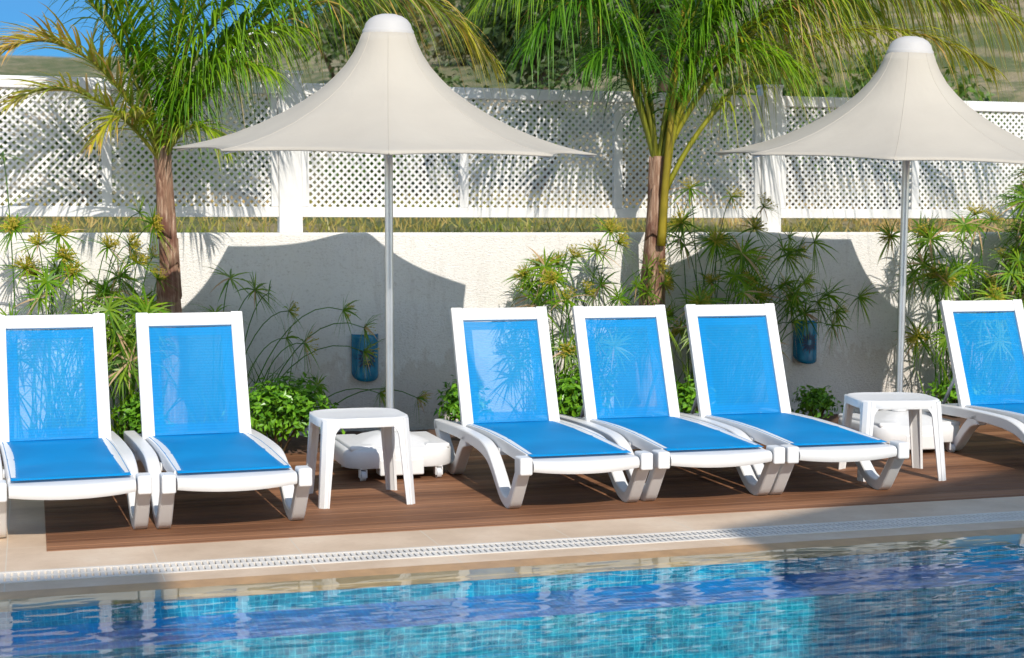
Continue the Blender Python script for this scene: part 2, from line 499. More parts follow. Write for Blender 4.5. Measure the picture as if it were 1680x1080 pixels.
# overflow grate: cross bars in two rows with a central and two side rails
mb = MB()
pitch, bar = .0262, .0172
mb.box(X0, X1, GY0+.002, GY0+.024, -.03, .003); mb.box(X0, X1, GY1-.024, GY1-.002, -.03, .003)
ym = (GY0+GY1)/2
mb.box(-1.5, 9, ym-.007, ym+.007, -.03, .003)
k = 0
while -1.4 + k*pitch < 9:
    x = -1.4 + k*pitch
    mb.box(x, x+bar, GY0+.024, ym-.007, -.025, .0022); mb.box(x, x+bar, ym+.007, GY1-.024, -.025, .0015)
    k += 1
M['grate'] = m_plain('ivory_grate', (.70, .65, .58), .5, .08, 4)
tag(mb.build('overflow_grate', M['grate']), 'long white slotted grate over the overflow channel beside the pool', 'drain grate')

# wooden deck of planks running along the pool
mb = MB()
y, k = 7.10, 0
rng = random.Random(3)
while y < 9.72:
    w = .1385 if k else .0785
    mb.box(.045, X1, y, min(y+w, 9.76), -.04, .004)
    y += w + .0065; k += 1
tag(mb.build('wooden_deck', M['wood'], bevel=.002, seg=1), kind='structure')
mb = MB()
i0 = None
nxs, nys = 60, 6
grid = {}
for i in range(nxs+1):
    for j in range(nys+1):
        X = X0 + (X1-X0)*i/nxs; Y = 9.76 + .99*j/nys
        grid[i, j] = mb.add([(X, Y, .0 + .035*noise.noise((X*3, Y*5, 0)) + (.012 if 0 < j < nys else -.02))])
for i in range(nxs):
    for j in range(nys): mb.face((grid[i,j], grid[i+1,j], grid[i+1,j+1], grid[i,j+1]))
tag(mb.build('planting_bed', M['soil'], smooth=True), kind='structure')

# ------------------------------------------------------------------ hillside beyond the wall
def ridge(X):
    return 15.5 + .5*sin(X*.07+1) + max(0, X-14)*.42 + .8*noise.noise((X*.06, 3, 0))
def ground_z(X, Y):
    if Y < 12.3: base = 1.25
    elif Y < 15: base = 1.25 + .16*(Y-12.3)
    else:
        t = min(1.0, (Y-15)/125)
        base = 1.682 + (ridge(X*140/max(Y, 13)) - 1.682) * (t**1.12)
        if Y > 140: base -= (Y-140)*.05
    amp = min(1.0, max(0, (Y-12)/40))
    return base + amp*.8*noise.noise((X*.09, Y*.07, 0)) + amp*.5*noise.noise((X*.3, Y*.25, 1))
mb = MB(); grid = {}
YS = [11.03, 11.5, 12, 12.6, 13.3, 14.2, 15.5, 17, 19, 21.5, 24, 27, 30, 34, 38, 42, 47, 52, 58, 64, 71, 78, 86, 95, 104, 113, 122, 131, 137, 140, 146, 160, 200, 320, 700]
for j, Y in enumerate(YS):
    for i in range(61):
        X = (-.55 + 1.75*i/60) * max(Y, 24)
        grid[i, j] = mb.add([(X, Y, ground_z(X, Y))])
for i in range(60):
    for j in range(len(YS)-1): mb.face((grid[i,j], grid[i+1,j], grid[i+1,j+1], grid[i,j+1]))
tag(mb.build('hillside', M['hill'], smooth=True), kind='structure')

# ------------------------------------------------------------------ stucco wall
mb = MB()
mb.box(X0, X1, WALL_Y, 11.03, -.3, 1.372)
tag(mb.build('retaining_wall', M['wall'], bevel=.02, seg=3), 'low white rough stucco wall behind the loungers carrying the lattice fence', 'wall')

# ------------------------------------------------------------------ lattice fence
FY = 10.90
fence = tag(empty('lattice_fence', (1.716, FY, 1.372)), 'white diamond lattice fence standing on the stucco wall', 'fence')
fx = 1.716
def flocal(m):
    m.v = [(x-fx, y-FY, z-1.372) for x, y, z in m.v]; return m
POSTS = [-1.902, 1.716, 5.334, 8.952]
def lattice(xa, xb, za, zb):
    m = MB(); W_ = .0235; P_ = .0535
    for sgn, yy in ((1, FY-.010), (-1, FY-.003)):
        # lines x - sgn*z = c
        lo = min(xa - sgn*za, xa - sgn*zb, xb - sgn*za, xb - sgn*zb); hi = max(xa - sgn*za, xa - sgn*zb, xb - sgn*za, xb - sgn*zb)
        c = lo + P_/2
        while c < hi:
            t0 = max(za, min(sgn*(xa-c), sgn*(xb-c))); t1 = min(zb, max(sgn*(xa-c), sgn*(xb-c)))
            if t1 - t0 > .01:
                h = W_/2
                q = [(c+sgn*t0-h, t0), (c+sgn*t0+h, t0), (c+sgn*t1+h, t1), (c+sgn*t1-h, t1)]
                i = m.add([(x, yy-.0032, z) for x, z in q] + [(x, yy+.0032, z) for x, z in q])
                for f in ((0,1,2,3),(7,6,5,4),(0,4,5,1),(1,5,6,2),(2,6,7,3),(3,7,4,0)): m.face([i+k for k in f])
            c += P_
    return m
ZB0, ZB1, ZT0, ZT1 = 1.478, 1.548, 2.315, 2.392
for px_ in POSTS:
    m = MB(); m.box(px_-.08, px_+.08, FY-.05, FY+.05, 1.372, 2.45); m.box(px_-.088, px_+.088, FY-.058, FY+.058, 2.45, 2.472)
    flocal(m).build('post', M['fence'], fence, bevel=.004)
for a, b_ in zip(POSTS, POSTS[1:]):
    xa, xb = a+.0805, b_-.0805
    m = MB(); m.box(xa, xb, FY-.034, FY+.034, ZT0, ZT1); flocal(m).build('top_rail', M['fence'], fence, bevel=.004)
    m = MB(); m.box(xa, xb, FY-.03, FY+.03, ZB0, ZB1); flocal(m).build('bottom_rail', M['fence'], fence, bevel=.004)
    for w0, w1 in ((xa, xa+.05), (xb-.05, xb)):
        m = MB(); m.box(w0, w1, FY-.03, FY+.03, ZB1, ZT0); flocal(m).build('stile', M['fence'], fence, bevel=.004)
    mids = [a+1.235, a+2.40]
    for q in mids:
        m = MB(); m.box(q-.032, q+.032, FY-.028, FY+.028, ZB1, ZT0); flocal(m).build('stile', M['fence'], fence, bevel=.004)
    edges = [xa+.05, mids[0]-.032, mids[0]+.032, mids[1]-.032, mids[1]+.032, xb-.05]
    for k in (0, 2, 4):
        flocal(lattice(edges[k], edges[k+1], ZB1-.004, ZT0+.004)).build('lattice_panel', M['fence'], fence)

# ------------------------------------------------------------------ buildings across the pool that shade its two ends
def villa(name, label, outline, y0, y1, winx, roofcol):
    t = tag(empty(name, (outline[0][0], y1, 0)), label, 'building')
    ox, oy = outline[0][0], y1
    m = MB(); n = len(outline)
    i = m.add([(x-ox, 0, z) for x, z in outline] + [(x-ox, y0-oy, z) for x, z in outline])
    m.face(range(i, i+n)); m.face(reversed(range(i+n, i+2*n)))
    for k in range(n): m.face((i+k, i+(k+1) % n, i+n+(k+1) % n, i+n+k))
    m.build('wall', M['wall'], t)
    for wx, wz in winx:
        m = MB(); m.box(wx-ox-.6, wx-ox+.6, .002, .05, wz, wz+1.4); w = m.build('window', M['fence'], t)
        m = MB(); m.box(wx-ox-.52, wx-ox+.52, .051, .06, wz+.08, wz+1.32); m.build('pane', M['glass'], w)
    return t
mg, nt, b = newmat('window_glass'); b.inputs['Base Color'].default_value = (.05, .07, .09, 1); b.inputs['Roughness'].default_value = .08
M['glass'] = mg
T = tan(el); BY = -4.0
def cast(X, Y):  # the point of the facade plane whose shadow falls on ground point X, Y
    return (X + (Y-BY)*tan(az), (Y-BY)*T)
a1, a2 = cast(.50, 6.60), cast(.50, 6.60)
villa('flat_roofed_house', 'white flat-roofed house facing the pool from the far side', [(-4.5, 0), (a1[0], 0), a1, (-4.5, a1[1])], BY-6, BY, [(-1, 1), (-3.2, 1), (-1, 4.4), (-3.2, 4.4)], None)
p1, p2, p3 = cast(3.055, 6.74), cast(5.8, 8.15), cast(8.5, 6.9)
villa('gabled_house', 'white gabled house facing the pool from the far side', [(p1[0], 0), (p3[0], 0), p3, p2, p1], BY-6, BY, [(5.2, 1), (7.4, 1), (5.2, 4.4), (7.4, 4.4)], None)

# ------------------------------------------------------------------ sun loungers
HY, HZ = 1.34, .285        # hinge of the backrest, local
def seat_z(y):
    pts = [(0, .262), (.1, .272), (.3, .281), (.6, .294), (.9, .298), (1.15, .293), (1.40, .283)]
    for (a, za), (b_, zb) in zip(pts, pts[1:]):
        if y <= b_:
            t = (y-a)/(b_-a); return za + (zb-za)*t
    return pts[-1][1]
def make_lounger():
    root = empty('sun_lounger', (0, 0, 0))
    # leg frames: one zig-zag bar each side
    for s in (-1, 1):
        m = MB()
        xa, xb = (.281, .345) if s > 0 else (-.345, -.281)
        arch = [(.06, .215, .056), (.10, .165, .052), (.165, .085, .054), (.220, .032, .060), (.285, .028, .054), (.36, .050, .050), (.44, .105, .052), (.53, .168, .056), (.62, .215, .062), (.74, .242, .068), (.90, .252, .064), (1.10, .256, .06), (1.35, .254, .058), (1.6, .247, .056), (1.80, .240, .056)]
        # smooth the centre line
        def dense(P):
            out = []
            for k in range(len(P)-1):
                p0, p1, p2, p3 = P[max(k-1, 0)], P[k], P[k+1], P[min(k+2, len(P)-1)]
                for q in range(3):
                    t = q/3
                    out.append(tuple(.5*((2*b1) + (-a0+c2)*t + (2*a0-5*b1+4*c2-d3)*t*t + (-a0+3*b1-3*c2+d3)*t**3) for a0, b1, c2, d3 in zip(p0, p1, p2, p3)))
            out.append(P[-1]); return out
        m.ribbon(dense(arch), xa, xb)
        rear = [(1.06, .236, .07), (1.14, .212, .062), (1.22, .15, .056), (1.295, .075, .056), (1.36, .036, .066), (1.44, .032, .06), (1.52, .06, .06), (1.60, .115, .06), (1.70, .185, .06), (1.775, .245, .064)]
        m.ribbon(dense(rear), xa, xb)
        m.build('leg_frame', M['plastic'], root, bevel=.007, smooth=True, auto=35)
        m = MB()
        m.box(min(xa, xb), max(xa, xb), -.002, .105, .196, .283)
        m.build('corner_block', M['plastic'], root, bevel=.01, seg=3)
    # seat frame: curved front apron and two side rails, cross bars below
    m = MB()
    NX = 16
    prev = None
    for k in range(NX+1):
        u = -1 + 2*k/NX; x = .274*u; bl = .022*(1-u*u); dz = -.010*(1-u*u)
        sec = [(.15, seat_z(.15)-.006), (.10-bl, .262+dz*.5), (.05-bl, .264+dz*.7), (.022-bl, .261+dz), (.006-bl, .248+dz), (.004-bl, .226+dz*1.3), (.014-bl, .211+dz*1.6), (.04, .209+dz*1.4), (.07, .237), (.15, .252)]
        i = m.add([(x, y, z) for y, z in sec])
        if prev is not None:
            for j in range(len(sec)): m.face((prev+j, prev+(j+1) % len(sec), i+(j+1) % len(sec), i+j))
        else: m.face(range(i, i+len(sec)))
        prev = i
    m.face(reversed(range(prev, prev+len(sec))))
    for s in (-1, 1):
        pr = None
        for k in range(19):
            y = .151 + (1.42-.151)*k/18; z = seat_z(y) + .004
            sec = [(.226*s, z), (.252*s, z+.004), (.270*s, z), (.274*s, z-.012), (.270*s, z-.06), (.256*s, z-.062), (.250*s, z-.02), (.226*s, z-.016)]
            i = m.add([(x, y, zz) for x, zz in sec])
            if pr is not None:
                for j in range(8): m.face((pr+j, pr+(j+1) % 8, i+(j+1) % 8, i+j))
            else: m.face(range(i, i+8))
            pr = i
        m.face(reversed(range(pr, pr+8)))
    for y in (.62, 1.38, 1.76):
        m.box(-.28, .28, y-.02, y+.02, .215, .25)
    m.build('seat_frame', M['plastic'], root, smooth=True, auto=38)
    # seat sling
    m = MB(); prev = None
    for k in range(21):
        y = .088 + (1.365-.088)*k/20
        i = m.add([(-.262 + .524*q/10, y, seat_z(y) + .0068 - .014*(1-((q-5)/5)**2) * sin(pi*min(1, max(0, k/20)))**.5 * .8) for q in range(11)])
        if prev is not None:
            for q in range(10): m.face((prev+q, prev+q+1, i+q+1, i+q))
        prev = i
    sl = m.build('seat_sling', M['sling'], root, smooth=True)
    md = sl.modifiers.new('solid', 'SOLIDIFY'); md.thickness = .002; md.offset = -1
    # backrest
    ang = radians(67.8); L = .70
    d = Vector((0, cos(ang), sin(ang))); nrm = Vector((0, -sin(ang), cos(ang)))
    def P(x, l, h): 
        q = Vector((x, HY, HZ)) + d*l + nrm*h; return tuple(q)
    def slab(m, xa, xb, la, lb, ha, hb):
        i = m.add([P(xa,la,ha),P(xb,la,ha),P(xb,lb,ha),P(xa,lb,ha),P(xa,la,hb),P(xb,la,hb),P(xb,lb,hb),P(xa,lb,hb)])
        for q in ((0,3,2,1),(4,5,6,7),(0,1,5,4),(1,2,6,5),(2,3,7,6),(3,0,4,7)): m.face([i+k for k in q])
    m = MB()
    slab(m, -.290, -.224, -.015, L, -.022, .016); slab(m, .224, .290, -.015, L, -.022, .016)
    slab(m, -.2245, .2245, L-.078, L-.003, -.020, .012)
    br = m.build('backrest_frame', M['plastic'], root, bevel=.006, seg=3)
    m = MB(); prev = None
    for k in range(13):
        l = .004 + (L-.085)*k/12
        i = m.add([P(-.23 + .46*q/10, l, -.001 - .012*(1-((q-5)/5)**2)) for q in range(11)])
        if prev is not None:
            for q in range(10): m.face((prev+q, prev+q+1, i+q+1, i+q))
        prev = i
    m.build('backrest_sling', M['sling_mesh'], br, smooth=True)
    m = MB()      # doubled hem of the mesh, seen as a paler band
    for xa, xb, la, lb in ((-.226, -.170, .0, L-.08), (.170, .226, .0, L-.08), (-.17, .17, L-.128, L-.08), (-.17, .17, .0, .075)):
        i = m.add([P(xa, la, -.021), P(xb, la, -.021), P(xb, lb, -.021), P(xa, lb, -.021)]); m.face((i, i+1, i+2, i+3))
    m.build('sling_hem', M['sling_mesh'], br)
    # prop behind the backrest
    for s in (-1, 1):
        m = MB()
        a = Vector(P(.20*s, .30, -.03)); b_ = Vector((.20*s, 1.70, .262))
        m.tube([a, b_], .011, 8)
        m.build('back_prop', M['grey_plastic'], root, smooth=True)
    return root
proto = make_lounger()
LOUNGERS = [
    ( .165, 7.25,  2.6, 'blue and white lounger at the left end, cut by the picture edge'),
    ( .895, 7.26,  2.2, 'blue and white lounger left of the side table, slim palm trunk behind it'),
    (2.600, 7.28, -0.6, 'blue and white sun lounger next to the left umbrella base, nearest the round stain of its shadow'),
    (3.322, 7.28, -1.6, 'blue and white sun lounger in the middle of the group of three'),
    (4.025, 7.26, -2.0, 'blue and white sun lounger whose foot end hides part of the right-hand table'),
    (5.800, 7.28, -2.0, 'blue and white sun lounger at the right picture edge with shaded seat'),
]
LOUNGERS[2] = (2.600, 7.28, -0.6, 'blue and white sun lounger right of the left umbrella, leftmost of the group of three')
for k, (x, y, a, lab) in enumerate(LOUNGERS):
    o = proto if k == 0 else copy_tree(proto)
    o.location = (x, y, .004); o.rotation_euler = (0, 0, radians(a))
    tag(o, lab, 'sun lounger', 'sun loungers lined up on the deck')

# ------------------------------------------------------------------ side tables
def rsq(h, r, n=6):
    out = []
    for cx_, cy_, a0 in ((h-r, h-r, 0), (-h+r, h-r, 90), (-h+r, -h+r, 180), (h-r, -h+r, 270)):
        for k in range(n+1):
            a = radians(a0 + 90*k/n); out.append((cx_ + r*cos(a), cy_ + r*sin(a)))
    return out
def make_table():
    root = empty('side_table', (0, 0, 0))
    m = MB()
    def ring(h, r, z, bulge=0.0):
        pts = rsq(h, r)
        return m.add([(x*(1+bulge*(1-abs(y)/h)), y*(1+bulge*(1-abs(x)/h)), z) for x, y in pts])
    secs = [(.222, .13, .398), (.230, .135, .398), (.236, .14, .432), (.233, .138, .441), (.224, .132, .446), (.214, .125, .4435), (.10, .05, .4425)]
    R_ = [ring(h, r, z, .02) for h, r, z in secs]; n = len(rsq(1, .1))
    for a, b_ in zip(R_, R_[1:]):
        for j in range(n): m.face((a+j, a+(j+1) % n, b_+(j+1) % n, b_+j))
    m.face([R_[-1]+j for j in range(n)])
    r2 = ring(.222, .13, .43, .02)
    for j in range(n): m.face((R_[0]+j, R_[0]+(j+1) % n, r2+(j+1) % n, r2+j))
    m.face([r2+j for j in reversed(range(n))])
    m.build('table_top', M['plastic'], root, smooth=True, auto=40)
    # arched aprons' spandrels belong to the legs; each leg is an L-section with flutes, splayed outwards
    for sx in (-1, 1):
        for sy in (-1, 1):
            m = MB()
            def lvl(z):
                t = 1 - z/.41
                o = .222 + .026*t          # outer corner
                w = .064 - .014*t + ((max(0, z-.350)*14)**2.2*.055 if z < .40 else 0)
                th = .014
                # L-section outline with a fluted outer corner
                pts = [(o-w, o), (o-.044, o), (o-.040, o-.006), (o-.034, o-.006), (o-.030, o), (o-.022, o-.002), (o-.002, o-.022), (o, o-.030), (o-.006, o-.034), (o-.006, o-.040), (o, o-.044), (o, o-w), (o-th, o-w), (o-th, o-.045), (o-.045, o-th), (o-w, o-th)]
                return m.add([(sx*x, sy*y, z) for x, y in pts]), len(pts)
            pr = None
            for z in (0, .12, .24, .32, .355, .368, .38, .39, .398, .4005, .437):
                i, n_ = lvl(z)
                if pr is not None:
                    for j in range(n_): m.face((pr+j, pr+(j+1) % n_, i+(j+1) % n_, i+j))
                else: m.face(range(i, i+n_))
                pr = i
            m.face(reversed(range(pr, pr+n_)))
            m.build('leg', M['plastic'], root)
    return root
tb = make_table()
tb.location = (1.605, 8.01, .004)
tag(tb, 'white plastic side table in front of the left umbrella base', 'side table', 'plastic side tables by the umbrellas')
t2 = copy_tree(tb); t2.location = (4.66, 7.93, .004); t2.rotation_euler = (0, 0, radians(-14))
tag(t2, 'white plastic side table at the right, partly hidden by a lounger foot', 'side table', 'plastic side tables by the umbrellas')

# ------------------------------------------------------------------ umbrellas
RIM_Z = 1.835
CPROF = [(1.20, 0), (1.10, .018), (.985, .046), (.86, .085), (.71, .145), (.58, .21), (.465, .278), (.37, .345), (.30, .41), (.238, .478), (.192, .548), (.162, .61), (.144, .66)]
def make_umbrella(rot):
    root = empty('umbrella', (0, 0, 0))
    m = MB(); m.tube([(0, 0, .10), (0, 0, RIM_Z+.63)], .0235, 14, caps=True)
    m.build('pole', M['alu'], root, smooth=True, auto=40)
    m = MB(); rings = []; NS = 12; n = 8*NS
    for r, z in CPROF:
        f = max(0, min(1, (r-.16)/.75)); row = []
        for j in range(n):
            a = rot + 2*pi*j/n
            dlt = ((j % NS)/NS - .5)*2      # -1..1 between two ribs
            ch = cos(pi/8)/cos(pi/8*dlt)
            sc = 1 - .075*(1-dlt*dlt)*max(0, (r-.8)/.43) if r > .8 else 1
            k = 1 + (ch-1)*f
            row.append((r*k*sc*cos(a), r*k*sc*sin(a), RIM_Z + z + .012*(1-dlt*dlt)*max(0, (r-.8)/.42)))
        rings.append(m.add(row))
    for a, b_ in zip(rings, rings[1:]):
        for j in range(n): m.face((a+j, a+(j+1) % n, b_+(j+1) % n, b_+j))
    cn = m.build('canopy', M['canopy'], root, smooth=True)
    for q in range(8):          # sewn welt down each panel joint
        a = rot + 2*pi*q/8; w = MB()
        w.tube([(r*cos(a), r*sin(a), RIM_Z+z-.001) for r, z in CPROF], .0026, 6)
        w.build('seam', M['canopy'], cn, smooth=True)
    md = cn.modifiers.new('solid', 'SOLIDIFY'); md.thickness = .002
    hm = MB(); hp = []
    for j in range(n):
        x, y, z = m.v[rings[0]+j]; hp.append((x*.998, y*.998, z-.004))
    hm.tube(hp + [hp[0]], .0055, 6, caps=False); hm.build('hem', M['canopy'], cn, smooth=True)
    zt = RIM_Z + .652
    m = MB(); m.lathe([(.136, zt-.012), (.145, zt-.012), (.145, zt+.020), (.139, zt+.028), (.136, zt+.032), (.127, zt+.060), (.107, zt+.084), (.078, zt+.102), (.041, zt+.113), (.004, zt+.116)], 32)
    m.build('cap', M['cap'], root, smooth=True, auto=50)
    for k in range(8):
        a = rot + 2*pi*k/8
        m = MB()
        pts = [((r-.02)*cos(a), (r-.02)*sin(a), RIM_Z+z-.016) for r, z in CPROF[:-1]]
        m.tube(pts, .007, 6); m.build('rib', M['alu'], root, smooth=True)
    m = MB(); m.lathe([(.03, RIM_Z+.50), (.045, RIM_Z+.50), (.045, RIM_Z+.54), (.03, RIM_Z+.54)], 16); m.build('hub', M['alu'], root)
    # water-filled base on castors
    m = MB(); pts0 = rsq(1, .42, 8); n = len(pts0)
    secs = [(.285, .075), (.303, .07), (.308, .08), (.309, .158), (.303, .170), (.288, .175), (.20, .194), (.15, .216), (.08, .234)]
    rings = [m.add([(x*h, y*h, z) for x, y in pts0]) for h, z in secs]
    for a, b_ in zip(rings, rings[1:]):
        for j in range(n): m.face((a+j, a+(j+1) % n, b_+(j+1) % n, b_+j))
    m.face([rings[0]+j for j in reversed(range(n))]); m.face([rings[-1]+j for j in range(n)])
    base = m.build('base', M['plastic'], root, smooth=True, auto=45)
    m = MB(); m.box(-.125, .125, -.313, -.20, .028, .12); m.build('base_skirt', M['plastic'], base, bevel=.008)
    for s in (-1, 1):
        m = MB(); m.box(.215*s-.07, .215*s+.07, -.27, .27, .165, .194); m.build('base_pad', M['plastic'], base, bevel=.012, seg=3)
    m = MB(); m.lathe([(.045, .236), (.05, .245), (.045, .33), (.032, .345)], 20); m.build('pole_socket', M['plastic'], base, smooth=True, auto=40)
    for sx in (-1, 1):
        for sy in (-1, 1):
            m = MB(); cx_, cy_ = .215*sx, .275*sy
            m.tube([(cx_-.013, cy_, .030), (cx_+.013, cy_, .030)], .030, 16)
            w = m.build('castor', M['grey_plastic'], root, smooth=True, auto=40)
            m = MB(); m.box(cx_-.021, cx_-.015, cy_-.02, cy_+.02, .02, .07); m.box(cx_+.015, cx_+.021, cy_-.02, cy_+.02, .02, .07); m.box(cx_-.021, cx_+.021, cy_-.02, cy_+.02, .066, .074)
            m.build('fork', M['plastic'], w)
    return root
def lean(o, about_x, about_y):
    for ch in o.children:
        if ch.name.split('.')[0] in ('canopy', 'cap', 'rib', 'hub'):
            ch.rotation_euler = (about_x, about_y, 0)
            p = Vector((0, 0, RIM_Z+.6)); R = ch.rotation_euler.to_matrix()
            ch.location = p - R @ p
um = make_umbrella(radians(-90-12)); um.location = (1.955, 8.84, .004)
tag(um, 'cream canvas pool umbrella on a wheeled white base at the left', 'umbrella', 'cream pool umbrellas')
lean(um, radians(3.4), 0)
u2 = make_umbrella(radians(-90-30+22-25)); u2.location = (5.275, 8.90, .004); u2.rotation_euler = (0, radians(1.0), 0)
tag(u2, 'cream canvas pool umbrella at the right, its canopy cut by the picture edge', 'umbrella', 'cream pool umbrellas')
lean(u2, radians(3.6), 0)

# ------------------------------------------------------------------ blue ceramic wall lamps
def m_glaze():
    m, nt, b = newmat('blue_glaze')
    f = noise_n(nt, coords(nt), 18, 5)
    nt.links.new(ramp(nt, f, [(.3, (.006, .13, .25)), (.55, (.01, .20, .35)), (.75, (.02, .27, .42))]), b.inputs['Base Color'])
    b.inputs['Roughness'].default_value = .2
    return m
M['glaze'] = m_glaze()
M['glaze_dark'] = m_plain('dark_cut', (.006, .03, .08), .5, .2)
def make_lamp():
    root = empty('wall_lamp', (0, 0, 0))
    R_, D_, H0, H1 = .094, .085, -.16, .165
    def surf(u, v, off=0.0):      # u -1..1 round the half cylinder, v 0..1 upwards
        a = pi*.5*u
        lowz = H0 - .0 + .06*abs(u)**2.2      # rounded lower edge
        return ((R_+off)*sin(a), -(D_+off)*cos(a) , lowz + (H1-lowz)*v)
    m = MB(); prev = None; NU, NV = 24, 12
    for k in range(NV+1):
        i = m.add([surf(-1+2*j/NU, k/NV) for j in range(NU+1)])
        if prev is not None:
            for j in range(NU): m.face((prev+j, prev+j+1, i+j+1, i+j))
        prev = i
    o = m.build('shade', M['glaze'], root, smooth=True)
    md = o.modifiers.new('solid', 'SOLIDIFY'); md.thickness = .006; md.offset = -1
    m = MB()      # pierced starburst
    for k in range(16):
        a = 2*pi*k/16; r0, r1 = .018, (.062 if k % 2 else .074)
        q = []
        for rr, w in ((r0, .0025), ((r0+r1)/2, .009), (r1, .002)):
            for s in ((-1, 1)):
                x = rr*cos(a) - s*w*sin(a); z = rr*sin(a)*1.15 + s*w*cos(a)
                u = math.asin(max(-.98, min(.98, x/R_)))/(pi*.5); q.append((u, z))
        P_ = []
        for u, z in q:
            aa = pi*.5*u; P_.append(((R_+.0015)*sin(aa), -(D_+.0015)*cos(aa), z))
        i = m.add(P_)
        m.face((i, i+1, i+3, i+2)); m.face((i+2, i+3, i+5, i+4))
    m.build('pierced_star', M['glaze_dark'], root)
    m = MB(); m.box(-.07, .07, -.006, .003, -.12, .14); m.build('back_plate', M['plastic'], root)
    return root
lp = make_lamp(); lp.location = (2.197, WALL_Y-.002, .51)
tag(lp, 'blue ceramic half-round wall lamp with pierced star, beside the left umbrella pole', 'wall lamp', 'blue wall lamps on the stucco wall')
l2 = copy_tree(lp); l2.location = (5.556, WALL_Y-.002, .55)
tag(l2, 'blue ceramic half-round wall lamp with pierced star, left of the right umbrella pole', 'wall lamp', 'blue wall lamps on the stucco wall')

# ------------------------------------------------------------------ palms
G1, G2, G3 = (.105, .285, .010), (.28, .43, .012), (.05, .16, .010)
YEL, ORA, DRY = (.52, .45, .03), (.70, .38, .11), (.60, .42, .24)
def lerp(a, b_, t): return tuple(x + (y-x)*t for x, y in zip(a, b_))
def make_frond(P, parent, rng, n=46, leaf=.42, bare=.14, droop=.55, green=G1, tip=G2, dry=0.0, rad=.012, petiole=(.34, .32, .04), yaw=58, width=.0092):
    """P: four bezier points relative to the crown; leaflets in two ranks hang from the rachis"""
    m = MB()
    S = 22
    pts = [bez(P, k/S) for k in range(S+1)]
    m.tube(pts, [rad*(1-.8*k/S) + .0018 for k in range(S+1)], 6, lerp(petiole, green, .25))
    n = int(n*1.35)
    for k in range(n):
        t = bare + (1-bare)*(k+.5)/n
        p = bez(P, t); T = (bez(P, min(1, t+.02)) - bez(P, t-.02)).normalized()
        side = T.cross(Vector((0, 0, 1)))
        if side.length < .15: side = T.cross(Vector((.3, 1, 0)))
        side.normalize(); upv = side.cross(T).normalized()
        s_ = (t-bare)/(1-bare)
        Lf = leaf*(.55 + .75*sin(pi*min(1, s_*.9+.12))**.8) * (1 - .45*s_**3)
        for sd in (-1, 1):
            if rng.random() < .04: continue
            A = radians(yaw*(1-.45*s_) + rng.uniform(-14, 14))
            lift = rng.uniform(-.05, .5)
            D = (T*cos(A) + side*sd*sin(A)*.95 + upv*lift).normalized()
            L_ = Lf*rng.uniform(.8, 1.12)
            dr = droop*rng.uniform(.6, 1.4)
            curl = Vector((rng.uniform(-.1, .1), rng.uniform(-.1, .1), 0))
            base_c = lerp(green, tip, min(1, max(0, s_*.8 + rng.uniform(-.35, .35))))
            if rng.random() < dry: base_c = lerp(base_c, rng.choice((YEL, ORA, DRY)), rng.uniform(.35, .95))
            wv = D.cross(Vector((0, 0, 1)))
            if wv.length < .1: wv = side
            wv = (wv.normalized() + upv*rng.uniform(-.7, .7)).normalized()
            SEG = 5; prev = None
            for q in range(SEG+1):
                u = q/SEG
                pos = p + D*L_*u + Vector((0, 0, -1))*L_*dr*u*u*(.55 + .45*u) + curl*u*u*L_
                w = width*(1-u**1.6)*(.55 + .45*min(1, u*5))
                if q == SEG: i = m.add([pos])
                else: i = m.add([pos - wv*w, pos + wv*w])
                if prev is not None:
                    c = lerp(base_c, DRY, max(0, (u-.75)*1.2) if dry > .05 else 0)
                    if q == SEG: m.face((prev, prev+1, i), c)
                    else: m.face((prev, prev+1, i+1, i), c)
                prev = i
    return m.build('frond', M['leaf'], parent, smooth=True, fix=False)

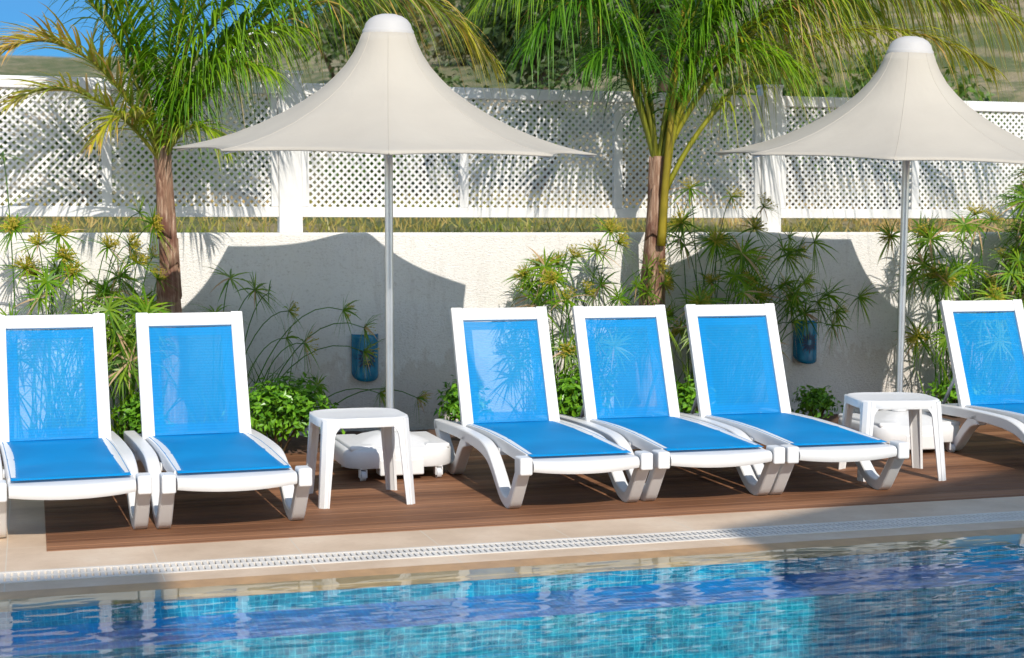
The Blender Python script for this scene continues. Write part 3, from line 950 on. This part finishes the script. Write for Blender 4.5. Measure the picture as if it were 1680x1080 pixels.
def palm(name, label, base, crown_h, trunk_prof, fronds, seed, bend=(0, 0)):
    rng = random.Random(seed)
    root = tag(empty(name, base), label, 'palm tree')
    m = MB(); n = 20; prev = None
    NZ = 40
    for k in range(NZ+1):
        t = k/NZ; z = -.05 + (crown_h+.05)*t
        for (a, ra), (b_, rb) in zip(trunk_prof, trunk_prof[1:]):
            if a <= t <= b_: r = ra + (rb-ra)*(t-a)/(b_-a)
        i = m.add([((r*(1 + .22*noise.noise((cos(2*pi*j/n)*1.6+seed, sin(2*pi*j/n)*1.6, z*2.2)) + .10*noise.noise((cos(2*pi*j/n)*5, sin(2*pi*j/n)*5, z*3+seed))))*cos(2*pi*j/n) + bend[0]*t*t,
                    r*sin(2*pi*j/n)*(1 + .15*noise.noise((j*.7, z*3, seed))) + bend[1]*t*t, z) for j in range(n)])
        if prev is not None:
            for j in range(n): m.face((prev+j, prev+(j+1) % n, i+(j+1) % n, i+j))
        prev = i
    m.face([prev+j for j in range(n)])
    m.build('trunk', M['bark'], root, smooth=True)
    for k in range(7):      # cut leaf bases clasping the trunk
        a = -pi/2 + (k-3)*.75 + rng.uniform(-.3, .3)
        zc = crown_h*(.12 + .70*((k*3) % 7)/7); m = MB(); prev = None
        for q in range(6):
            u = q/5; z = zc + .34*u; rt = [ra + (rb-ra)*(z/crown_h-aa)/(bb-aa) for (aa, ra), (bb, rb) in zip(trunk_prof, trunk_prof[1:]) if aa <= z/crown_h <= bb][0]; rr = rt*(1.06 + .16*u*u); wd = .8*(1-.75*u*u)
            bx, by = bend[0]*(z/crown_h)**2, bend[1]*(z/crown_h)**2
            i = m.add([(bx + (rr + .012*(1-abs(s)))*cos(a+s*wd), by + (rr + .012*(1-abs(s)))*sin(a+s*wd), z - .05*abs(s)) for s in (-1, -.5, 0, .5, 1)])
            if prev is not None:
                for j in range(4): m.face((prev+j, prev+j+1, i+j+1, i+j))
            prev = i
        o = m.build('leaf_base', M['bark'], root, smooth=True)
        md = o.modifiers.new('solid', 'SOLIDIFY'); md.thickness = .012
    for P, kw in fronds:
        off = Vector((bend[0], bend[1], crown_h))
        make_frond([Vector(p)+off for p in P], root, rng, **kw)
    return root

O0 = (0, 0, -.12)
F1 = [
    ([O0, (-.03,-.03,.45), (-.06,-.06,.85), (-.07,-.10,1.45)], dict(n=44, leaf=.40, droop=.5, yaw=48, green=G1, tip=G2)),
    ([O0, (.45,-.05,.85), (1.50,-.20,1.48), (2.10,-.28,.55)], dict(n=92, leaf=.50, droop=.95, bare=.2, green=G1, tip=YEL, dry=.3)),
    ([O0, (-.25,-.08,.50), (-.65,-.22,.78), (-.98,-.35,.50)], dict(n=70, leaf=.42, droop=.28, green=(.26,.40,.02), tip=(.70,.48,.08), dry=.4)),
    ([O0, (-.28,-.15,.30), (-.65,-.30,.45), (-.92,-.42,.20)], dict(n=46, leaf=.30, droop=.30, green=(.24,.38,.02), tip=YEL, dry=.3)),
    ([O0, (-.12,-.12,.50), (-.25,-.22,.80), (-.42,-.30,.98)], dict(n=40, leaf=.38, droop=.5, green=G1, tip=G2)),
    ([O0, (.10,-.10,.55), (.20,-.20,.90), (.36,-.35,1.02)], dict(n=40, leaf=.40, droop=.7, green=G1, tip=G2)),
    ([O0, (.18,-.14,.40), (.42,-.30,.62), (.66,-.45,.42)], dict(n=42, leaf=.36, droop=.75, green=G1, tip=G2)),
    ([O0, (-.10,-.12,.22), (-.28,-.24,.28), (-.45,-.36,-.02)], dict(n=34, leaf=.26, droop=.5, green=G2, tip=YEL, dry=.25)),
    ([O0, (.10,-.12,.16), (.24,-.24,.20), (.38,-.34,-.06)], dict(n=34, leaf=.26, droop=.6, green=G2, tip=G2, dry=.12)),
    ([O0, (.04,.10,.50), (.10,.18,.85), (.22,.20,1.20)], dict(n=40, leaf=.38, droop=.6, green=G3, tip=G1)),
    ([O0, (.22,.05,.60), (.60,.05,1.00), (1.05,.02,1.05)], dict(n=60, leaf=.46, droop=.95, green=G1, tip=G2)),
    ([O0, (.06,-.08,.55), (.16,-.16,1.05), (.30,-.22,1.55)], dict(n=60, leaf=.46, droop=.6, green=G1, tip=G2)),
    ([O0, (-.10,-.08,.50), (-.24,-.16,.95), (-.34,-.22,1.30)], dict(n=56, leaf=.44, droop=.6, green=G1, tip=G2)),
    ([O0, (.16,-.10,.45), (.46,-.22,.80), (.86,-.32,.72)], dict(n=60, leaf=.44, droop=.9, green=G1, tip=G2)),
    ([O0, (-.18,-.06,.60), (-.42,-.14,.95), (-.62,-.22,.98)], dict(n=50, leaf=.42, droop=.6, green=G1, tip=G2, dry=.05)),
    ([O0, (.05,.02,.60), (.10,.0,1.10), (.05,-.05,1.60)], dict(n=56, leaf=.46, droop=.7, green=G1, tip=G2)),
    ([O0, (.14,-.10,.60), (.40,-.20,1.00), (.62,-.30,.98)], dict(n=54, leaf=.46, droop=.9, green=G1, tip=G2)),
    ([O0, (.30,-.03,.70), (1.05,-.14,1.30), (1.55,-.20,1.15)], dict(n=64, leaf=.50, droop=1.0, green=G1, tip=G2)),
]
palm('palm_tree', 'palm with slim reddish trunk and orange-tipped drooping fronds, left of the left umbrella', (.865, 10.32, 0), 1.92,
     [(0, .085), (.40, .078), (.55, .064), (.75, .052), (1, .05)], F1, 11, bend=(-.05, -.02))
F2 = [
    ([(.0,-.085,-.62), (.02,-.11,-.05), (.08,-.16,.85), (.20,-.25,1.75)], dict(n=44, leaf=.45, bare=.58, droop=.7, green=G1, tip=G2, rad=.030, petiole=(.50,.34,.03))),
    ([(.04,-.06,-.22), (.08,-.09,.45), (.30,-.2,.95), (.62,-.30,1.5)], dict(n=44, leaf=.45, bare=.5, droop=.8, green=G1, tip=G2, rad=.022, petiole=(.50,.42,.03))),
    ([(.04,-.05,-.25), (.40,-.10,.60), (1.30,-.30,1.30), (2.35,-.50,.62)], dict(n=66, leaf=.50, bare=.24, droop=1.0, green=G2, tip=YEL, dry=.18, rad=.018, petiole=(.40,.36,.03))),
    ([O0, (.30,-.15,1.10), (1.50,-.40,1.75), (2.75,-.70,.72)], dict(n=72, leaf=.58, bare=.25, droop=1.05, green=(.22,.34,.014), tip=(.40,.46,.02), dry=.25, rad=.018, petiole=(.42,.36,.03))),
    ([O0, (-.20,-.10,.80), (-.75,-.30,1.40), (-1.12,-.50,.62)], dict(n=60, leaf=.48, bare=.22, droop=.85, green=G3, tip=G1, rad=.016)),
    ([O0, (-.15,.12,.85), (-.50,.20,1.35), (-.95,.22,1.10)], dict(n=56, leaf=.46, bare=.2, droop=.8, green=G3, tip=G1, rad=.016)),
    ([O0, (.05,-.15,.85), (.20,-.35,1.45), (.42,-.55,1.75)], dict(n=60, leaf=.5, bare=.22, droop=.8, green=G1, tip=G2, rad=.016)),
    ([O0, (.15,-.12,.60), (.45,-.30,.95), (.85,-.50,.55)], dict(n=52, leaf=.44, bare=.25, droop=.85, green=G1, tip=G2, rad=.016)),
    ([O0, (-.12,-.12,.55), (-.35,-.28,.92), (-.68,-.42,.55)], dict(n=52, leaf=.44, bare=.2, droop=.85, green=G3, tip=G1, rad=.016)),
    ([O0, (-.10,-.05,.80), (-.30,-.15,1.35), (-.55,-.25,1.45)], dict(n=52, leaf=.46, bare=.25, droop=.8, green=G3, tip=G1, rad=.016)),
    ([O0, (.15,.08,.80), (.40,.14,1.30), (.80,.16,1.20)], dict(n=54, leaf=.46, bare=.25, droop=.85, green=G1, tip=G2, rad=.016)),
    ([O0, (.12,-.05,.90), (.35,-.20,1.60), (.75,-.40,1.55)], dict(n=54, leaf=.48, bare=.25, droop=.85, green=G1, tip=G2, rad=.016)),
    ([O0, (-.25,.02,.95), (-.85,-.05,1.55), (-1.35,-.15,.95)], dict(n=60, leaf=.48, bare=.22, droop=.9, green=G3, tip=G2, rad=.016, dry=.05)),
    ([O0, (.50,.10,.90), (1.20,.12,1.45), (1.75,.08,1.05)], dict(n=70, leaf=.52, bare=.3, droop=1.0, green=G1, tip=G2, rad=.016, dry=.1)),
    ([O0, (.40,-.05,.90), (1.40,-.10,1.62), (2.30,-.15,1.12)], dict(n=96, leaf=.64, bare=.28, droop=1.05, green=G2, tip=YEL, dry=.4, rad=.018, petiole=(.42,.36,.03))),
    ([O0, (.50,-.20,1.20), (1.90,-.50,1.95), (3.10,-.85,1.05)], dict(n=110, leaf=.74, bare=.3, droop=1.05, green=G2, tip=(.42, .46, .02), dry=.3, rad=.018, petiole=(.42,.36,.03))),
    ([O0, (.20,-.12,.90), (.60,-.30,1.45), (1.20,-.50,1.15)], dict(n=66, leaf=.52, bare=.25, droop=.95, green=G1, tip=G2, rad=.016)),
    ([O0, (-.30,-.15,.95), (-.90,-.40,1.50), (-1.30,-.60,1.05)], dict(n=66, leaf=.54, bare=.25, droop=.95, green=G1, tip=G2, rad=.016)),
    ([O0, (-.12,-.12,.90), (-.40,-.32,1.50), (-.78,-.5,1.45)], dict(n=66, leaf=.54, bare=.25, droop=.9, green=G1, tip=G2, rad=.016)),
    ([O0, (.16,-.12,.85), (.52,-.32,1.40), (1.0,-.5,1.30)], dict(n=66, leaf=.54, bare=.25, droop=.9, green=G1, tip=G2, rad=.016)),
]
palm('palm_tree', 'palm with thick peeling trunk and yellow leaf stalks, behind the middle lounger', (4.155, 10.33, 0), 1.90,
     [(0, .098), (.4, .092), (.62, .075), (.85, .055), (1, .055)], F2, 23, bend=(.03, -.03))

# ------------------------------------------------------------------ umbrella sedge clumps
def sedge(label, base, stems, seed, spread=.35):
    """stems: list of (dx, dy, dz, bow) for the umbel positions relative to the clump base"""
    rng = random.Random(seed)
    root = tag(empty('umbrella_sedge', base), label, 'sedge plant', 'umbrella sedges along the wall')
    for dx, dy, dz, size, yellow in stems:
        bx, by = rng.uniform(-spread, spread)*.45 + dx*.25, rng.uniform(-.10, .10)
        hang = max(0, (abs(dx)-.3))*.3
        P = [Vector((bx, by, -.03)), Vector((bx + (dx-bx)*.15, by, dz*.5 + .05)), Vector((bx + (dx-bx)*.55, by + (dy-by)*.5, dz*.95 + hang)), Vector((dx, dy, dz))]
        S = 10; pts = [bez(P, k/S) for k in range(S+1)]
        m = MB(); g = lerp(G3, G1, rng.random())
        m.tube(pts, [.0048 - .0018*k/S for k in range(S+1)], 5, g)
        st = m.build('stem', M['leaf'], root, smooth=True, fix=False)
        T = (pts[-1] - pts[-2]).normalized(); e1 = T.orthogonal().normalized(); e2 = T.cross(e1)
        m = MB(); top = pts[-1]
        nb = rng.randint(18, 26)
        for k in range(nb):
            a = 2*pi*k/nb + rng.uniform(-.2, .2); r_ = e1*cos(a) + e2*sin(a); lift = rng.uniform(-.15, .55)
            D = (r_ + T*lift).normalized(); L_ = size*rng.uniform(.75, 1.25); wv = D.cross(T).normalized(); c = lerp(g, G2, rng.uniform(0, .8)); prev = None
            if rng.random() < .08: c = DRY
            for q in range(4):
                u = q/3; pos = top + D*L_*u + Vector((0, 0, -1))*L_*.30*u*u
                if q == 3: i = m.add([pos])
                else:
                    w = .0078*(1-u**2)*(.6 + .4*min(1, u*4)); i = m.add([pos-wv*w, pos+wv*w])
                if prev is not None: m.face((prev, prev+1, i) if q == 3 else (prev, prev+1, i+1, i), c)
                prev = i
        um_ = m.build('umbel', M['leaf'], st, smooth=True, fix=False)
        if yellow > 0:
            m = MB()
            for k in range(int(64*yellow)):
                a = rng.uniform(0, 2*pi); D = (e1*cos(a)*rng.uniform(.2, 1) + e2*sin(a)*rng.uniform(.2, 1) + T*rng.uniform(.25, 1)).normalized(); L_ = size*rng.uniform(.28, .52)
                wv = D.orthogonal().normalized(); c = lerp((.48, .42, .04), (.62, .48, .08), rng.random())
                i = m.add([top - wv*.0012, top + wv*.0012, top + D*L_ + wv*.0014, top + D*L_ - wv*.0014]); m.face((i, i+1, i+2, i+3), lerp(c, G2, .5))
                for z in range(2):
                    q = top + D*L_*rng.uniform(.7, 1.05); v2 = Vector((rng.gauss(0, 1), rng.gauss(0, 1), rng.gauss(0, 1))).normalized(); v3 = v2.orthogonal().normalized()
                    i = m.add([q - v2*.012, q + v3*.004, q + v2*.012, q - v3*.004]); m.face((i, i+1, i+2, i+3), c)
            m.build('flower_head', M['leaf'], um_, fix=False)
    # thin ground leaves
    m = MB()
    for k in range(int(190*spread)):
        a = rng.uniform(0, 2*pi); r_ = rng.uniform(.02, spread)*1.4; p = Vector((r_*cos(a), r_*.5*sin(a), 0)); D = Vector((rng.uniform(-.6, .6), rng.uniform(-.5, .1), 1)).normalized(); L_ = rng.uniform(.25, .85); prev = None
        wv = D.cross(Vector((0, 1, .2))).normalized()
        for q in range(4):
            u = q/3; pos = p + D*L_*u + Vector((D.x, D.y, -.2))*L_*.3*u*u; w = .006*(1-u**2)
            i = m.add([pos]) if q == 3 else m.add([pos-wv*w, pos+wv*w])
            if prev is not None: m.face((prev, prev+1, i) if q == 3 else (prev, prev+1, i+1, i), lerp(G3, G2, rng.random()*.7))
            prev = i
    m.build('leaf_tuft', M['leaf'], root, fix=False)
    return root
def fill(n, seed, x0_, x1_, z0_, z1_, y0_=-.35, y1_=.2, s0=.15, s1=.24, yel=.4):
    r = random.Random(seed); return [(r.uniform(x0_, x1_), r.uniform(y0_, y1_), r.uniform(z0_, z1_), r.uniform(s0, s1), (r.uniform(.6, 1.1) if r.random() < yel else 0)) for _ in range(n)]
sedge('tall umbrella sedge with yellow flower heads behind the leftmost lounger', (.15, 10.40, 0),
      [(-.30,-.1,1.84,.22,0), (-.24,-.1,1.40,.17,1), (.03,-.05,1.36,.18,1), (.05,-.12,1.22,.17,1), (.10,-.15,1.12,.18,1), (.52,-.05,1.50,.2,0), (.60,-.15,1.42,.19,1), (.45,-.1,1.30,.18,1), (.32,-.1,1.28,.17,1), (-.10,-.1,1.30,.18,.8), (.20,.0,1.05,.2,0)] + fill(26, 2, -.3, .6, .55, 1.15, yel=.25), 31)
sedge('umbrella sedge leaning over the gap left of the slim palm trunk', (.55, 10.36, 0),
      [(.10,-.05,1.18,.19,1), (.22,-.1,1.08,.2,.6), (.02,-.1,.95,.2,0), (-.05,-.1,.80,.2,0), (.16,-.2,.72,.2,0), (-.02,-.25,.52,.18,0), (.20,.0,1.22,.2,.4)] + fill(16, 3, -.12, .25, .4, 1.0, yel=.2), 33, .2)
sedge('low umbrella sedge with bent stems reaching across the left umbrella shadow', (1.12, 10.42, 0),
      [(.12,-.05,1.08,.2,0), (.28,-.05,1.0,.2,0), (.36,-.1,.98,.18,0), (.50,-.05,.86,.2,.3), (.48,-.05,.68,.24,0), (.60,-.05,.64,.22,.3), (.86,-.05,.86,.18,.4), (1.00,-.05,.74,.20,.2), (1.0,-.05,.58,.22,.3), (.02,-.05,.85,.2,0)], 35, .2)
sedge('two bowed sedge stems beside the foot of the left umbrella pole', (1.50, 10.45, 0), [(.72,-.1,.30,.17,.3), (.98,-.1,.26,.18,.4), (.30,-.1,.36,.16,0)], 36, .1)
sedge('umbrella sedge with golden flower heads above the left lounger of the group of three', (3.55, 10.38, 0),
      [(-.10,-.1,1.16,.2,1), (.02,-.08,1.20,.19,1), (-.16,-.1,1.06,.2,.8), (.30,-.05,1.38,.2,1.1), (.34,-.1,1.30,.19,1), (.20,-.05,1.24,.2,.5), (.62,-.1,1.15,.2,1), (.66,-.15,1.02,.18,1), (-.34,-.1,1.08,.16,.7), (-.05,-.15,.92,.2,.5)] + fill(30, 5, -.35, .65, .45, 1.15, yel=.3), 37)
sedge('dense dark umbrella sedge between the thick palm trunk and the right umbrella shadow', (4.65, 10.40, 0),
      [(.10,-.1,1.62,.2,.6), (-.22,-.1,1.68,.2,.6), (.35,-.1,1.55,.22,.9), (.28,-.1,1.40,.2,1.1), (-.30,-.15,1.44,.2,1), (.0,-.1,1.30,.2,.9), (.62,-.1,1.24,.2,.4), (.68,-.1,1.02,.2,.6), (.86,-.12,.92,.22,0), (.92,-.12,.80,.22,.6), (.88,-.15,.70,.2,0), (1.12,-.1,.90,.2,.3), (.45,-.15,.98,.2,.5), (.30,-.15,.92,.22,.5)] + fill(40, 7, -.3, .8, .55, 1.35, yel=.3), 39)
sedge('tall umbrella sedge with yellow flower heads right of the right umbrella pole', (6.75, 10.36, 0),
      [(-.05,-.1,1.50,.2,1.1), (.10,-.1,1.46,.2,1), (-.15,-.1,1.30,.2,.5), (.30,-.1,1.22,.2,1.1), (.24,-.1,1.10,.2,1.1), (-.30,-.1,1.05,.2,.5), (-.42,-.05,1.36,.2,.4), (.05,-.1,1.0,.2,.4), (-.72,-.05,1.34,.19,.7)] + fill(44, 9, -.55, .5, .5, 1.45, yel=.25), 41)
sedge('very tall leafy sedge filling the right picture edge', (7.45, 10.36, 0),
      [(-.12,-.1,1.86,.24,.3), (.05,-.1,1.92,.24,.3), (.2,-.1,1.75,.24,.3), (-.25,-.1,1.70,.24,0), (.15,-.2,.98,.2,1.1)] + fill(84, 12, -.45, .45, .6, 1.85, s0=.18, s1=.27, yel=.15), 43)

# ------------------------------------------------------------------ leafy shrubs in the bed
def leaf_cloud(m, n, cx_, cy_, cz_, rx, ry, rz_, size, rng, g0, g1, lump=.35, zmin=0.0):
    for _ in range(n):
        d = Vector((rng.gauss(0, 1), rng.gauss(0, 1), rng.gauss(0, 1))).normalized()
        if d.z < -.5: d.z *= -1
        rr = (rng.random() ** .33)
        rr *= 1 + lump*noise.noise((d.x*2.3 + cx_, d.y*2.3 + cy_, d.z*2.3 + cz_))
        p = Vector((cx_ + d.x*rx*rr, cy_ + d.y*ry*rr, max(zmin+.02, cz_ + d.z*rz_*rr)))
        n_ = (d + Vector((rng.gauss(0, .5), rng.gauss(0, .5), rng.gauss(.35, .5)))).normalized()
        u = n_.orthogonal().normalized(); w = n_.cross(u); a = rng.uniform(0, 2*pi); e = u*cos(a) + w*sin(a); f = n_.cross(e)
        L_ = size*rng.uniform(.7, 1.25); W_ = L_*.24
        c = lerp(g0, g1, min(1, max(0, rng.random())))
        i = m.add([p, p + e*L_*.45 + f*W_ + n_*L_*.06, p + e*L_ - n_*L_*.08, p + e*L_*.45 - f*W_ + n_*L_*.06]); m.face((i, i+1, i+2, i+3), c)
def shrub(label, x, y, r, h, seed, n=900, size=.055, g0=(.06, .20, .012), g1=(.21, .47, .025)):
    rng = random.Random(seed)
    root = tag(empty('leafy_shrub', (x, y, 0)), label, 'shrub', 'leafy shrubs at the foot of the wall')
    m = MB()
    for k in range(5):
        a = rng.uniform(0, 2*pi); rr = rng.uniform(.1, .5)*r
        leaf_cloud(m, n//5, rr*cos(a), rr*sin(a)*.7, h*rng.uniform(.45, .62), r*.72, r*.6, h*.46, size, rng, g0, g1)
    m.build('foliage', M['gloss_leaf'], root, fix=False)
    m = MB()
    for k in range(7):
        a = rng.uniform(0, 2*pi); m.tube([(0, 0, -.02), (r*.3*cos(a), r*.2*sin(a), h*.35), (r*.55*cos(a), r*.4*sin(a), h*.7)], [.007, .005, .003], 5, (.12, .08, .04))
    m.build('stem', M['leaf'], root, fix=False)
    return root
shrub('bright green glossy shrub between the second lounger and the left side table', 1.47, 9.80, .36, .45, 51, 1900)
shrub('green shrub at the sunlit edge of the left umbrella shadow, beside a lounger backrest', 2.80, 10.25, .20, .38, 52, 700)
shrub('green shrub showing between the two left backrests of the group of three', 3.56, 10.2, .24, .42, 53, 900)
shrub('dark green shrub showing between the two right backrests of the group of three', 4.42, 10.2, .20, .34, 54, 600)
shrub('small bright green shrub under the right wall lamp', 5.42, 10.25, .17, .26, 55, 500)
shrub('small green shrub between the two leftmost backrests', .62, 10.15, .2, .32, 56, 500)
shrub('low green shrub beneath the shaded lounger at the right edge', 6.55, 10.2, .3, .26, 57, 600)

# ------------------------------------------------------------------ beyond the fence: grass, bushes, trees, houses
m = MB(); rng = random.Random(77)
for k in range(6500):
    X = rng.uniform(-1.2, 9.5); Y = 12.5 + 2.4*rng.random()**1.2; z0_ = ground_z(X, Y)
    h = rng.uniform(.04, .15); a = rng.uniform(0, pi); w = rng.uniform(.004, .012); lx, ly = rng.gauss(0, .05), rng.gauss(0, .05)
    t = .5 + .9*noise.noise((X*.8, Y*.9, 4)) + (.35 if X > 5 else 0)
    c = lerp((.22, .34, .03), (.66, .46, .18), min(1, max(0, t + rng.uniform(-.25, .25))))
    i = m.add([(X-w*cos(a), Y-w*sin(a), z0_), (X+w*cos(a), Y+w*sin(a), z0_), (X+lx, Y+ly, z0_+h)]); m.face((i, i+1, i+2), c)
tag(m.build('dry_grass', M['leaf'], fix=False), 'strip of dry and green grass seen through the gap under the lattice fence', 'grass', kind='stuff')

def bush_mesh(seed, n, size, g0, g1, shape=1.0):
    rng = random.Random(seed); m = MB()
    for k in range(8):
        a = rng.uniform(0, 2*pi); rr = rng.uniform(.1, .6)
        leaf_cloud(m, n//8, rr*cos(a), rr*sin(a), .45*shape + rng.uniform(-.15, .3)*shape, .5, .5, .42*shape, size, rng, g0, g1, .5, -.1)
    return m
def place_bush(x, y, s, sz, proto_o, label, group, rot=0):
    o = copy_tree(proto_o); o.location = (x, y, ground_z(x, y)-.05); o.scale = (s, s, sz); o.rotation_euler = (0, 0, rot)
    tag(o, label, 'bush', group); return o
def make_bush(seed, n, size, g0, g1, shape=1.0):
    root = empty('scrub_bush', (0, 0, 0))
    bush_mesh(seed, n, size, g0, g1, shape).build('foliage', M['leaf'], root, fix=False)
    m = MB(); rng = random.Random(seed)
    for k in range(5):
        a = rng.uniform(0, 6.28); m.tube([(0, 0, -.1), (.2*cos(a), .2*sin(a), .3), (.45*cos(a), .45*sin(a), .6*shape)], [.03, .02, .01], 5, (.10, .07, .04))
    m.build('stem', M['leaf'], root, fix=False)
    return root
bA = make_bush(91, 1500, .10, (.045, .085, .02), (.11, .17, .035))
bB = make_bush(92, 1500, .10, (.05, .12, .015), (.14, .26, .02))
bC = make_bush(93, 1200, .10, (.10, .09, .03), (.22, .18, .06))
rng = random.Random(5)
fenced = 'bush half hidden behind the white lattice fence'
first = {id(bA): True, id(bB): True, id(bC): True}
def put(b, *a, **k):
    x, y, s, sz, lab, grp = a
    o = b if first[id(b)] else copy_tree(b)
    first[id(b)] = False
    o.location = (x, y, ground_z(x, y)-.05); o.scale = (s, s, sz); o.rotation_euler = (0, 0, rng.uniform(0, 6))
    tag(o, lab, 'bush', grp); return o
put(bA, -.4, 15.0, .7, 1.0, 'dark green ' + fenced, 'dark bushes behind the lattice')
put(bA, .5, 14.6, .6, .85, 'dark green ' + fenced, 'dark bushes behind the lattice')
put(bA, 2.3, 15.4, .7, .95, 'dark green ' + fenced, 'dark bushes behind the lattice')
put(bA, 3.6, 15.2, .8, 1.15, 'dark green ' + fenced, 'dark bushes behind the lattice')
put(bA, 5.0, 15.5, .75, 1.05, 'dark green ' + fenced, 'dark bushes behind the lattice')
put(bA, 8.2, 14.0, .9, 1.2, 'dark green ' + fenced, 'dark bushes behind the lattice')
put(bB, 1.3, 14.8, .6, .7, 'mid green ' + fenced, 'green bushes behind the lattice')
put(bB, 3.0, 14.6, .5, .6, 'mid green ' + fenced, 'green bushes behind the lattice')
put(bB, 6.2, 15.2, .6, .9, 'mid green ' + fenced, 'green bushes behind the lattice')
put(bB, 7.1, 14.6, 1.0, 1.55, 'bright green bush rising above the fence left of the right umbrella', None)
put(bB, 9.6, 16.0, 1.1, 1.6, 'bright green bush rising above the fence right of the right umbrella', None)
put(bC, 5.7, 14.6, .5, .6, 'tawny dry ' + fenced, 'dry bushes behind the lattice')
put(bC, 7.4, 14.5, .5, .6, 'tawny dry ' + fenced, 'dry bushes behind the lattice')
for k in range(64):
    Y = rng.uniform(24, 132); X = Y*rng.uniform(.19, .75)
    s = rng.uniform(.9, 2.6)*(1 if Y < 60 else 1.5)
    put(rng.choice((bA, bA, bC)), X, Y, s, s*rng.uniform(.6, .95), 'low scrubby bush dotted on the dry hillside', 'scrub on the hillside')
def tree(label, x, y, h, r, seed, g0, g1, n=2600):
    rng = random.Random(seed); z0_ = ground_z(x, y)
    root = tag(empty('broadleaf_tree', (x, y, z0_)), label, 'tree')
    m = MB(); m.tube([(0, 0, -.1), (.05, 0, h*.35), (-.03, .05, h*.7)], [.14, .10, .05], 9, (.11, .08, .05))
    m.build('trunk', M['leaf'], root, smooth=True, fix=False)
    m = MB()
    for k in range(12):
        a = rng.uniform(0, 6.28); rr = rng.uniform(.1, .65)*r; zz = h*rng.uniform(.35, .85)
        leaf_cloud(m, n//12, rr*cos(a), rr*sin(a), zz, r*.5, r*.5, h*.2, .16, rng, g0, g1, .5, .1)
        m.tube([(0, 0, h*.35), (rr*.5*cos(a), rr*.5*sin(a), zz*.8), (rr*cos(a), rr*sin(a), zz)], [.05, .03, .012], 5, (.11, .08, .05))
    m.build('crown', M['leaf'], root, fix=False)
tree('dark green tree beyond the fence between the left umbrella and the thick palm', 6.3, 19.5, 2.6, 1.25, 61, (.03, .065, .018), (.085, .13, .03))
tree('dark green tree beyond the fence behind the thick palm fronds', 8.6, 21, 3.0, 1.4, 62, (.035, .075, .02), (.10, .15, .035))

def house(label, x, y, w, d_, h):
    z0_ = min(ground_z(x-w/2, y), ground_z(x+w/2, y)) - .5
    root = tag(empty('hillside_house', (x, y, z0_)), label, 'house')
    m = MB(); m.box(-w/2, w/2, 0, d_, 0, h); m.build('wall', M['fence'], root)
    m = MB(); m.box(-w/2-.15, w/2+.15, -.15, d_+.15, h+.002, h+.25); m.build('roof', M['fence'], root)
    for k in range(3):
        xx = -w/2 + w*(k+.5)/3
        m = MB(); m.box(xx-w*.07, xx+w*.07, -.04, -.002, h*.35, h*.7); m.build('window', M['glass'], root)
house('white flat-roofed house high on the hillside above the left palm', 17.6, 126, 3.6, 4, 1.5)
house('small white house below the ridge, lower than the other white house', 15.0, 112, 3.0, 3, 1.3)
